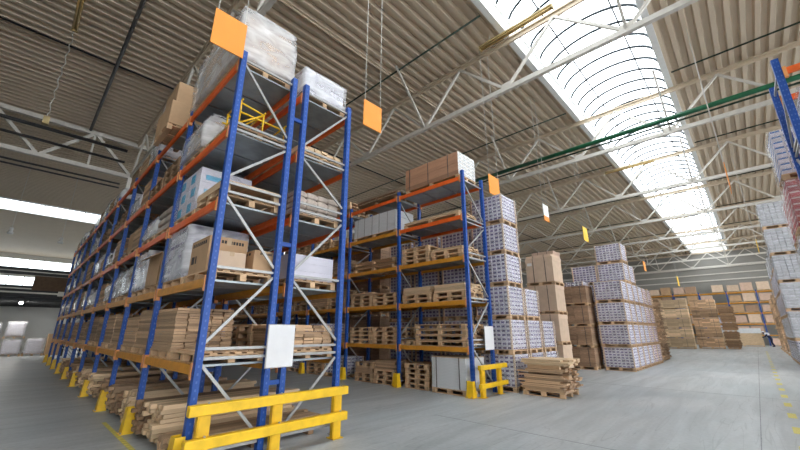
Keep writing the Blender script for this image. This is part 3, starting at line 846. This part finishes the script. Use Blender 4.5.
# --- second bay, aisle half
pallet((-9.65, 2.08, LZ1[5]), 'pallet under the overhanging cartons on top of near rack')
carton((-9.65, 2.08, LZ1[5]+PH), 1.25, 1.0, .62, 'lower brown carton overhanging the aisle on top of near rack', prints=False)
carton((-9.70, 2.12, LZ1[5]+PH+.625), 1.1, .9, .62, 'upper brown carton stacked on the overhanging carton, near rack top', prints=False)
plank_bundle((-8.62, YA+.1, LZ1[5]), 'loose sticks lying between carton and huge wrapped load, near rack top', .5, 4, 6, .07, .06, seed=43, jit=.05, skipp=.5, mat='old_wood')
pallet_pile(x1(1,.27), YA-.05, LZ1[4], 3, w1(4,1,'right','front'), seed=44, mat='old_wood')
pallet_pile(x1(1,.75), YA-.05, LZ1[4], 2, w1(4,1,'left','front'), seed=45, mat='old_wood')
pallet((x1(1,.27), YA, LZ1[3]), 'pallet holding the upright board, third shelf of near rack second bay')
tag(plank_bundle((x1(1,.12), YA-.02, LZ1[3]+PH), 'brown board sheets standing on edge, third shelf of near rack', .10, 1, 1, .9, .62, seed=46, jit=0), 'brown board sheets standing on edge, third shelf of near rack', 'boards', 'plank bundles')
sack_pile((x1(1,.33), YA, LZ1[3]+PH), 'pile of grey wrapped sacks on third shelf, near rack second bay', 2, 2, 3, .95, .95, .55, 1)
pallet((x1(1,.75), YA, LZ1[3]), 'pallet under grey bundle, third shelf, near rack second bay, left')
wrapped_load((x1(1,.75), YA, LZ1[3]+PH), 1.1, .98, .62, 'grey wrapped bundle on third shelf, near rack second bay, left', 5, 'grey_contents', .05, .8, 'film_thick')
pallet((-8.98, YA-.02, LZ1[2]), 'pallet under the open carton, second shelf of near rack')
carton((-9.0, YA-.28, LZ1[2]+PH), .95, .5, .66, 'open topped brown carton in front of the lilac wrapped load', 'cardboard', open_top=True)
wrapped_load((-9.0, YA+.36, LZ1[2]+PH), 1.05, .28, .88, 'lilac wrapped load behind the open carton, second shelf of near rack', 6, 'lilac_contents', .02, .1, 'film_thick')
pallet((x1(1,.735), YA, LZ1[2]), 'pallet under tall lilac wrapped load, second shelf, near rack second bay')
tile_load((x1(1,.735), YA, LZ1[2]+PH), 'tall lilac wrapped carton load on second shelf, near rack second bay', 1.1, .98, .9, (3,3,4), 'carton_white', 'carton_pink', 5, 1, 'film_thick', strips=False)
for s, fx in enumerate((.27,.73)):
    pallet((x1(1,fx), YA, LZ1[1]), 'pallet under thin boards, first shelf, near rack second bay, %s' % ('right','left')[s])
    plank_bundle((x1(1,fx), YA, LZ1[1]+PH), 'tall pile of thin boards on first shelf, near rack second bay, %s' % ('right','left')[s], 1.14, 5, 17-3*s, .19, .042, seed=47+s, jit=.035)
# --- further bays, aisle half
for bay in range(2, NB1):
    for li in range(1, 6):
        for s, fx in enumerate((.27,.73)):
            sd = bay*17+li*5+s*3; q = random.Random(sd+100); k = q.random(); side = ('right','left')[s]
            wh = w1(li,bay,side,'front'); z = LZ1[li]; sp = bay == 2
            if li == 1 or k < .22:
                pallet((x1(bay,fx), YA, z), 'pallet under boards, '+wh, split=sp)
                plank_bundle((x1(bay,fx), YA, z+PH), 'board pile '+wh, 1.1, 5, q.randint(9,16), .19, .045, seed=sd, jit=.03, split=sp)
            elif k < .62:
                pallet((x1(bay,fx), YA, z), 'pallet under wrapped load, '+wh, split=sp)
                wrapped_load((x1(bay,fx), YA, z+PH), 1.1, .98, (.62,.72,.85)[sd%3], ('grey','lilac','tan')[(sd//3)%3]+' wrapped load '+wh, sd, ('grey_contents','lilac_contents','tan_contents')[(sd//3)%3], .04, .6, 'film_thick')
            elif k < .85: pallet_pile(x1(bay,fx), YA, z, q.randint(2,4), wh, split=sp, seed=sd, mat='old_wood')
            elif li < 5:
                pallet((x1(bay,fx), YA, z), 'pallet under carton, '+wh, split=sp)
                carton((x1(bay,fx), YA, z+PH), 1.0, .8, .7, 'brown carton '+wh, prints=False)
# --- floor bundles running across the rack depth
k = 0
for bay in range(0, 6):
    for s, fx in enumerate((.22,.55,.84)):
        sd = 60+bay*3+s; q = random.Random(sd); nh = (3,8,7,8,6,7,8)[(bay*3+s) % 7]; x = x1(bay,fx); nw = 5
        sp = bay < 2
        wd = nw*(.125)
        for yy in (2.02, 2.95, 3.95):
            obj_l = 'timber bearer under floor bundle, %s from the barrier end, %s block' % (ORD[k] if k < 12 else 'number %d' % (k+1), ('front','middle','rear')[(2.02,2.95,3.95).index(yy)])
            if k < 9: tag(obj('bearer', unit_box('old_wood'), None, (x,yy,0), 0, (.62,.1,.1)), obj_l, 'bearer', 'floor bearers')
        if k >= 9:
            tag(obj('bearer', unit_box('old_wood'), None, (x,2.02,0), 0, (.62,.1,.1)), 'timber bearer under floor bundle in %s bay, %s' % (ORD[bay], ('right','middle','left')[s]), 'bearer', 'floor bearers')
        plank_bundle((x, 2.98, .1), 'long timber bundle on the floor of near rack, %s bay, %s' % (ORD[bay], ('right','middle','left')[s]), 2.3, nw, nh, .115, .062, 'y', ('plank_wood','pale_wood','old_wood')[(bay+s)%3] if k else 'plank_wood', jit=.07, seed=sd, split=sp)
        k += 1
# --- rear half
pallet((x1(0,.27), YB, LZ1[5]), 'pallet under white wrapped cartons on top of near rack rear')
tile_load((x1(0,.27), YB, LZ1[5]+PH), 'white cartons wrapped in film on top of near rack rear end', 1.14, .98, .62, (4,4,5), 'carton_white', 'carton_grey', 3, 0, 'film_thick', strips=False)
pallet((x1(0,.27), YB, LZ1[4]), 'pallet under slanted boards, fourth shelf of near rack rear end')
plank_bundle((x1(0,.27), YB, LZ1[4]+PH), 'flat board pack on fourth shelf, near rack rear end', 1.15, 6, 3, .155, .05, seed=50, mat='pale_wood')
pallet((x1(0,.27), YB, LZ1[3]), 'pallet under the sack stack, third shelf of near rack rear end')
sack_pile((x1(0,.27), YB, LZ1[3]+PH), 'stack of small grey sacks in rows, third shelf of rear rack end', 5, 4, 4, 1.12, .98, .46, 2)
pallet((x1(0,.27), YB, LZ1[2]), 'pallet under white trays, second shelf of near rack rear end')
for i in range(3): tag(obj('tray', cached('tray', lambda: MB().box(-.55,.55,-.46,.46,0,.012).box(-.55,-.535,-.46,.46,.012,.15).box(.535,.55,-.46,.46,.012,.15).box(-.535,.535,-.46,-.445,.012,.15).box(-.535,.535,.445,.46,.012,.15).mesh('tray','carton_white')), None, (x1(0,.27), YB, LZ1[2]+PH+i*.151)), 'pale tray, %s of three, second shelf of rear rack end' % ('lowest','middle','topmost')[i], 'tray', 'pale trays')
pallet((x1(0,.27), YB, LZ1[1]), 'pallet under boards, first shelf of near rack rear end')
plank_bundle((x1(0,.27), YB, LZ1[1]+PH), 'pale board stack on first shelf, near rack rear end', 1.15, 5, 8, .19, .05, seed=52)
for bay in range(0, NB1):
    for li in range(1, 6):
        for s, fx in enumerate((.27,.73)):
            if bay == 0 and s == 0: continue
            sd = bay*19+li*3+s*7; q = random.Random(sd+500); k = q.random(); side = ('right','left')[s]
            wh = w1(li,bay,side,'rear'); z = LZ1[li]
            if k < .18 and li != 1: continue
            if li == 5 and bay > 5: continue
            if k < .55: 
                if li in (2,) and bay < 2: continue
                pallet((x1(bay,fx), YB, z), 'pallet under boards, '+wh, split=False)
                plank_bundle((x1(bay,fx), YB, z+PH), 'board pile '+wh, 1.2, 5, q.randint(3,9), .19, .05, seed=sd%3, jit=.05, split=False)
            elif k < .8: pallet_pile(x1(bay,fx), YB, z, q.randint(2,4), wh, split=False, seed=sd)
            else:
                pallet((x1(bay,fx), YB, z), 'pallet under wrapped load, '+wh, split=False)
                wrapped_load((x1(bay,fx), YB, z+PH), 1.1, .98, .7, ('grey','tan')[sd%2]+' wrapped load '+wh, sd, ('grey_contents','tan_contents')[sd%2], .04, .6)

# ================================================================== floor stacks
def column(x, y, levels, step, loader, where, W=PW, D=PD, split=True, x_j=.02, pmat='pallet_wood', seed=0):
    rr = random.Random(seed)
    for i in range(levels):
        dx, dy = rr.uniform(-x_j,x_j), rr.uniform(-x_j,x_j)
        wh = '%s level of %s' % (ORD[i], where)
        pallet((x+dx,y+dy,i*step), 'pallet at %s' % wh, W, D, 0, split, pmat)
        loader((x+dx,y+dy,i*step+PH), wh, i)
HS = lambda step: step-PH-.002
# tile columns behind the second rack
column(-5.92, 10.92, 6, 1.02, lambda p,w,i: tile_load(p, 'violet white tile cartons, '+w, 1.14,.98,HS(1.02),(7,5,7),seed=i%2), 'tall tile column at second rack end')
column(-5.92, 12.06, 3, 1.02, lambda p,w,i: tile_load(p, 'violet white tile cartons, '+w, 1.14,.98,HS(1.02),(7,5,7),seed=(i+1)%2), 'three high tile column behind the tall one')
column(-5.92, 13.2, 2, 1.02, lambda p,w,i: tile_load(p, 'violet white tile cartons, '+w, 1.14,.98,HS(1.02),(7,5,7),seed=(i+1)%2), 'two high tile column before the brown cartons', split=False)
for c, xx in enumerate((-7.25,-8.6,-9.95)):
    column(xx, 10.92, (5,5,5)[c], 1.02, lambda p,w,i: tile_load(p, 'violet white tile cartons, '+w, 1.14,.98,HS(1.02),(7,5,7),seed=i%2,film=None), 'tile column %s behind the second rack bays' % ORD[c], split=False)
for c in range(7):  # pack columns added to darken the gaps seen through the second rack
    xx = -12.6-c*2.75
    for i in range(5):
        wh = '%s level of dark pack column %s behind second rack' % (ORD[i], ORD[c])
        pallet((xx,11.1,i*1.15), 'pallet at '+wh, 2.6, 1.0, 0, False)
        brown_load((xx,11.1,i*1.15+PH), 'dark brown packs, '+wh, 2.6, 1.0, 1.0, 8, seed=i%2, nx=3)
# plain carton columns
def big_carton(p, w, i, H=1.0, mat='cardboard_pale'):
    t = thing('pallet_carton', 'pale brown pallet carton, '+w, 'carton', p, 0, 'pallet cartons')
    o = obj('body', cached(('pc',H,mat), lambda: MB().box(-.57,.57,-.48,.48,0,H-.08).mesh('body',mat)), t)
    obj('lid', cached(('pl',H,mat), lambda: MB().box(-.585,.585,-.495,.495,H-.16,H).mesh('lid',mat)), t)
    for s in (-.25,.25): obj('strap', cached(('pst',H), lambda: MB().box(-.01,.01,-.5,.5,0,H-.001).mesh('strap','strap')), t, (s,0,0))
    obj('label_sheet', unit_box('label_white'), t, (-.4,-.498,H*.70), 0, (.2,.006,.12))
column(-6.15, 15.4, 4, 1.17, lambda p,w,i: big_carton(p,w,i,HS(1.17)), 'carton column before the brown packs')
column(-6.75, 16.9, 5, 1.02, lambda p,w,i: big_carton(p,w,i,HS(1.02)), 'taller carton column at the rear', split=False)
column(-7.45, 15.6, 3, 1.17, lambda p,w,i: big_carton(p,w,i,HS(1.17)), 'carton column hidden left of the front one', split=False)
column(-7.7, 19.8, 5, 1.17, lambda p,w,i: big_carton(p,w,i,HS(1.17),'cardboard_pink'), 'carton column behind the brown packs', split=False)
column(-6.22, 19.15, 4, .95, lambda p,w,i: brown_load(p, 'dark brown flat packs, '+w, 1.3,1.0,HS(.95),seed=i%2), 'brown pack column left of tiles', W=1.34)
tile_load((-6.22, 19.15, 4*.95), 'white tile cartons on top of the brown pack column', 1.1, .95, .22, (6,4,2), seed=2)
# main tile row
YR = [19.62, 20.72, 21.82, 22.92, 24.02, 25.12]
LVN = [4, 6, 5, 4, 4, 4]
for c, (yy, n) in enumerate(zip(YR, LVN)):
    column(-4.74, yy, n, .99, lambda p,w,i: tile_load(p, ('violet white','violet white','white','violet white','pinkish','pinkish')[c]+' tile cartons, '+w, 1.14,.98,HS(.99),(7,5,7),body='carton_pink' if c > 3 else 'carton_white', seed=(i+c)%2, film='film_thin'), '%s column of the main tile row' % ORD[c], split=c < 2)
    if 0 < c < 5: column(-5.98, yy, (0,5,4,5,4)[c], .99, lambda p,w,i: tile_load(p, 'white tile cartons, '+w, 1.14,.98,HS(.99),(7,5,7),seed=(i+c)%2, film=None), '%s rear column behind the main tile row' % ORD[c], split=False)
# wood stacks beyond the tiles
for c in range(3):
    yy = 26.5+c*1.2; z = 0
    for i in range(4-(c%2)):
        wh = '%s level of wood column %s beyond the tile row' % (ORD[i], ORD[c])
        pallet((-4.95,yy,z), 'pallet at '+wh, split=False); z += PH
        n = 13+((i*5+c*3)%4)
        plank_bundle((-4.95,yy,z), 'rough boards, '+wh, 1.25, 5, n, .19, .052, 'x', 'plank_wood', .09, (i+c)%3, False); z += n*.0528+.004
# near board pile at the aisle
for i in range(3): pass
pallet((-4.52, 10.86, 0), 'pallet under the loose board pile in the main aisle', 1.15, 1.05)
plank_bundle((-4.50, 10.86, PH), 'brown loose board pile beside the small barrier', 1.16, 5, 12, .205, .045, 'x', 'plank_wood', .13, 71, skipp=.1)
zt = PH+12*.0458+.002
for i, yy in enumerate((10.5, 11.2)): tag(obj('bearer', unit_box('pale_wood'), None, (-4.5,yy,zt), 0, (.9,.12,.1)), 'pale spacer batten on the board pile, %s' % ('front','rear')[i], 'batten', 'spacer battens')
plank_bundle((-4.46, 10.86, zt+.1), 'upper layer of pale boards on top of the board pile', 1.22, 5, 3, .21, .05, 'x', 'pale_wood', .14, 72)

# right hand side stacks
def rtile(body, pr, style=0, film='film_thick', H=1.1):
    return lambda p,w,i: tile_load(p, w, 1.14,.98,H,(6,5,8),body=body,pr=pr,seed=i%2,style=style,film=film,strips=False)
def rcol(x, y, levels, step, specs, where, split=False):
    for i in range(levels):
        b, pr, st, nm = specs[i % len(specs)]
        wh = '%s level of %s' % (ORD[i], where)
        pallet((x,y,i*step), 'pallet at '+wh, PW, PD, 0, split)
        tile_load((x,y,i*step+PH), nm+' cartons, '+wh, 1.16,1.0,HS(step),(6,5,8),body=b,pr=pr,seed=i%2,style=st,film='film_thin',strips=False)
RED = ('carton_red','carton_pink',1,'red'); BLU = ('carton_white','print_blue',1,'blue and white'); GRY = ('carton_grey','carton_white',1,'grey white'); LIL = ('carton_white','print_violet',0,'violet white')
rcol(1.72, 12.3, 5, 1.27, [RED,GRY,LIL,RED,BLU], 'right column behind rack end', True)
rcol(1.75, 13.5, 4, 1.25, [GRY,RED,GRY,RED], 'right column after the rack end')
rcol(1.75, 24.6, 6, 1.275, [LIL,GRY,GRY,GRY,GRY,GRY], 'tall grey column on the right', True)
rcol(3.05, 24.6, 6, 1.275, [LIL,GRY,LIL,GRY,GRY,GRY], 'second grey column on the right')
for li in range(0, 5):
    for c, xx in enumerate((1.95, 3.2)):
        wh = '%s of the right edge rack, %s' % (SH[li], ('aisle side','inner side')[c])
        b, pr, st, nm = (GRY,LIL,RED,GRY,LIL)[(li+c) % 5]
        pallet((xx, 9.31, ([0]+LV1)[li]), 'pallet '+wh, PW, PD, 0, False)
        tile_load((xx, 9.31, ([0]+LV1)[li]+PH), nm+' cartons '+wh, 1.12, .96, .78, (6,5,6), body=b, pr=pr, seed=li%2, style=st, strips=False)
for c in range(1, 9):
    rcol(1.85, 24.6+1.15*c, (5,6,5,5,4,5,4,5)[c-1], 1.2, [LIL,GRY,LIL], '%s column beyond the tall grey one' % ORD[c-1])
for c in range(6):
    z = 0
    for i in range(4+(c%2)):
        wh = '%s level of right wood column %s far back' % (ORD[i], ORD[c])
        pallet((1.9,36.5+c*3.1,z), 'pallet at '+wh, split=False); z += PH
        plank_bundle((1.9,36.5+c*3.1,z), 'rough boards, '+wh, 1.25, 5, 15, .19, .052, 'y', 'plank_wood', .09, (i+c)%3, False); z += 15*.0528+.004

# ------------------------------------------------------------------ far end of the hall
def pack_column(x, y, W, D, n, step, where, mat, seed):
    for i in range(n):
        wh = '%s level of %s' % (ORD[i], where)
        pallet((x,y,i*step), 'pallet at '+wh, W, D, 0, False)
        brown_load((x,y,i*step+PH), 'sawn timber pack, '+wh, W, D, HS(step), 6, mat, 'far timber packs', seed+i%2, nx=3)
pack_column(-6.15, 47.5, 2.9, 1.2, 5, .96, 'far pale timber column', 'pale_wood', 4)
pack_column(-3.6, 49.5, 2.0, 1.2, 5, .96, 'far brown timber column', 'plank_wood', 6)
pack_column(-9.4, 47.5, 3.2, 1.2, 5, .96, 'far left timber column', 'pale_wood', 8)
for c in range(2):
    z = 0
    for i in range(5):
        wh = '%s level of rough column %s before the far rack' % (ORD[i], ORD[c])
        pallet((-1.95,50.0+c*1.4,z), 'pallet at '+wh, .9, 1.0, 0, False); z += PH
        plank_bundle((-1.95,50.0+c*1.4,z), 'rough board ends, '+wh, .95, 5, 11, .19, .06, 'x', 'old_wood', .12, (i+c)%3, False); z += 11*.0608+.003
XF, YFAR = 3.6, 62.6
rf = rack('far pallet rack along the end wall filled with cartons', XF, YFAR, 1.1, 2.78, 8, LV2, 6.6, False, beam_col=lambda k,l: 'amber_paint', decks=True, group='blue pallet racks')  # shelf panels added here to block light from above and darken the bays
for bay in range(8):
    for li in range(0, 6):
        for s, fx in enumerate((.27,.73)):
            sd = bay*13+li*5+s; q = random.Random(sd+900)
            z = ([0]+LV2)[li]; x = XF-2.78*(bay+fx)
            wh = '%s, far rack, %s bay, %s' % (SH[li], ORD[bay], ('right','left')[s])
            if q.random() < .12: continue
            pallet((x,YFAR+.52,z), 'pallet '+wh, split=False)
            mt = q.choice(('cardboard','cardboard_pale','cardboard_pink','carton_white','brown_pack','cardboard_pink'))
            H = q.choice((.72,.85,.95))
            c = thing('carton', {'cardboard':'brown','cardboard_pale':'pale brown','cardboard_pink':'pinkish','carton_white':'white','brown_pack':'dark brown'}[mt]+' carton '+wh, 'carton', (x,YFAR+.52,z+PH), 0, 'far rack cartons')
            obj('body', cached(('fc',H,mt), lambda: MB().box(-.56,.56,-.48,.48,0,H).mesh('body',mt)), c)
            obj('lid', cached(('fl',H,mt), lambda: MB().box(-.57,.57,-.49,.49,H,H+.02).mesh('lid',mt)), c)
tag(obj('carton', MB().box(-1.7,1.7,-.5,.5,PH,1.45).mesh('crate','pale_wood'), None, (-1.4,59.6,0)), 'long pale crate on the floor before the far rack', 'crate')
pallet((-1.4,59.6,0), 'long pallet under the pale crate before the far rack', 3.4, 1.0, 0, False)
tag(obj('white_sheet', MB().box(-1.7,1.7,-.5,.5,0,.55).mesh('sheet','panel_white'), None, (-1.4,59.6,1.45)), 'white panel pack on the long pale crate', 'panel pack')

# ------------------------------------------------------------------ left end: mezzanine, stacked boxes
mz = thing('mezzanine', 'dark low mezzanine platform spanning the end of the left aisle', 'mezzanine', (-36,0,0))
obj('platform', MB().box(-9.6,0,-11.5,3.2,3.95,4.1).mesh('platform','dark_steel'), mz)
for k in range(12): obj('joist', MB().box(-9.4+k*.82,-9.28+k*.82,-11.5,3.1,3.70,3.95).mesh('joist','dark_steel'), mz)
for y in (-10.5,-5,2.9):
    for x in (-9.4,-.15): obj('post', MB().box(x-.08,x+.08,y-.08,y+.08,0,3.70).mesh('post','dark_steel'), mz)
for k, z in enumerate((3.72,4.02,4.30,4.55)): obj('slat', MB().box(0,.05,-11.5,1.9,z,z+.17).mesh('slat','dark_steel'), mz)
for z in (5.45,5.72): obj('rail', MB().box(0,.06,-11.5,2.9,z,z+.2).mesh('rail','dark_steel'), mz)
for y in (-8,-4,-1.6,2.85): obj('baluster', MB().box(0,.05,y,y+.06,4.1,5.45).mesh('baluster','dark_steel'), mz)
obj('fascia', MB().box(.06,.12,.50,2.95,4.42,5.42).mesh('fascia','fascia_brown'), mz)
obj('wall_partition', MB().box(-45.8,-45.6,Y0,4.5,0,3.9).mesh('partition','wall_white'), kind='structure')
m, nt, b = new_mat('lit_tube'); b.inputs['Emission Color'].default_value = (1,.97,.9,1); b.inputs['Emission Strength'].default_value = 110.0
for c, yy in enumerate((-4.2, .2)):
    t = thing('tube_lamp', 'lit tube lamp under the dark mezzanine, %s' % ('left','right')[c], 'lamp', (-37.0,yy,3.55), 0, 'mezzanine lamps')
    obj('housing', MB().box(-.9,.9,-.1,.1,.05,.15).mesh('housing','label_white'), t)
    for q in (-.05,.05): obj('tube', MB().tube([(-.88,q,.02),(.88,q,.02)], .022, 8).mesh('tube','lit_tube'), t)
for c, (yy, n, hh) in enumerate(((-2.2,2,.85),(-.9,2,1.0),(.35,2,1.05),(1.5,1,1.1))):
    for i in range(n):
        wh = '%s level of pale column %s at left aisle end' % (ORD[i], ORD[c])
        pallet((-38.2,yy,i*(hh+PH)), 'pallet at '+wh, 1.0, 1.1, 0, False)
        wrapped_load((-38.2,yy,i*(hh+PH)+PH), .95, 1.0, hh-.03, 'white wrapped cartons, '+wh, c+i, 'carton_white', .02, .1, 'film_thin', group='left end loads')
carton((-38.0,2.6,0), 1.0, 1.0, 1.5, 'tall brown carton at the left aisle end', 'cardboard', prints=False)

# ------------------------------------------------------------------ person at the far end
def person():
    t = thing('person', 'person in dark blue workwear and white cap bending over the far crate', 'person', (.95, 58.6, 0))
    J = {'pel':((0,0,.92),.15),'chest':((-.28,.02,1.28),.17),'neck':((-.42,.02,1.42),.065),'head':((-.52,.02,1.52),.10),'crown':((-.56,.02,1.60),.085),
         'hipL':((0,.09,.86),.11),'kneeL':((-.06,.12,.48),.075),'ankL':((.08,.12,.08),.05),'toeL':((-.10,.13,.045),.04),
         'hipR':((0,-.09,.86),.11),'kneeR':((-.02,-.14,.48),.075),'ankR':((.14,-.14,.08),.05),'toeR':((-.04,-.15,.045),.04),
         'shL':((-.30,.19,1.33),.075),'elL':((-.42,.24,1.08),.055),'wrL':((-.62,.20,1.02),.04),'hdL':((-.72,.18,1.02),.045),
         'shR':((-.30,-.17,1.33),.075),'elR':((-.44,-.22,1.08),.055),'wrR':((-.62,-.18,1.04),.04),'hdR':((-.72,-.16,1.04),.045)}
    E = [('pel','chest'),('chest','neck'),('neck','head'),('head','crown'),('pel','hipL'),('hipL','kneeL'),('kneeL','ankL'),('ankL','toeL'),('pel','hipR'),('hipR','kneeR'),('kneeR','ankR'),('ankR','toeR'),
         ('chest','shL'),('shL','elL'),('elL','wrL'),('wrL','hdL'),('chest','shR'),('shR','elR'),('elR','wrR'),('wrR','hdR')]
    names = list(J)
    me = bpy.data.meshes.new('body'); me.from_pydata([J[n][0] for n in names], [(names.index(a),names.index(b)) for a,b in E], [])
    me.materials.append(MATS['cloth_navy'])
    o = obj('body', me, t)
    sk = o.modifiers.new('skin','SKIN')
    for i, n in enumerate(names): me.skin_vertices[0].data[i].radius = (J[n][1],)*2
    me.skin_vertices[0].data[0].use_root = True
    ss = o.modifiers.new('sub','SUBSURF'); ss.levels = 2; ss.render_levels = 2
    obj('cap', lump_mesh('cap',.24,.22,.14,.0,1.2,0,'cloth_white',0,6), t, (-.55,.02,1.56))
    obj('vest', lump_mesh('vest',.42,.42,.3,.01,1.0,1,'cloth_white',0,6), t, (-.27,.01,1.24))
person()

# ------------------------------------------------------------------ pallets too far off to show parts
FAR_PALLETS.sort(key=lambda q: q[0])
keep = max(0, 300-NEAR_PALLETS[0])
for d, loc, label, W, D, rz, mat, group, me in FAR_PALLETS[:keep]:
    tag(obj('pallet', me, None, loc, rz), label, 'pallet', group)
mb = MB()
for d, loc, label, W, D, rz, mat, group, me in FAR_PALLETS[keep:]:
    for n, l, s in pallet_layout(W, D):
        if n == 'cross_board': continue
        mb.box(loc[0]+l[0]-s[0]/2,loc[0]+l[0]+s[0]/2,loc[1]+l[1]-s[1]/2,loc[1]+l[1]+s[1]/2,loc[2]+l[2],loc[2]+l[2]+s[2],0,R.random())
fp = tag(obj('distant_pallets', mb.mesh('distant_pallets','pallet_wood')), 'many small wooden pallets under the loads deep in the hall', 'pallets')
fp['kind'] = 'stuff'
print('PALLETS', NEAR_PALLETS[0], len(FAR_PALLETS))
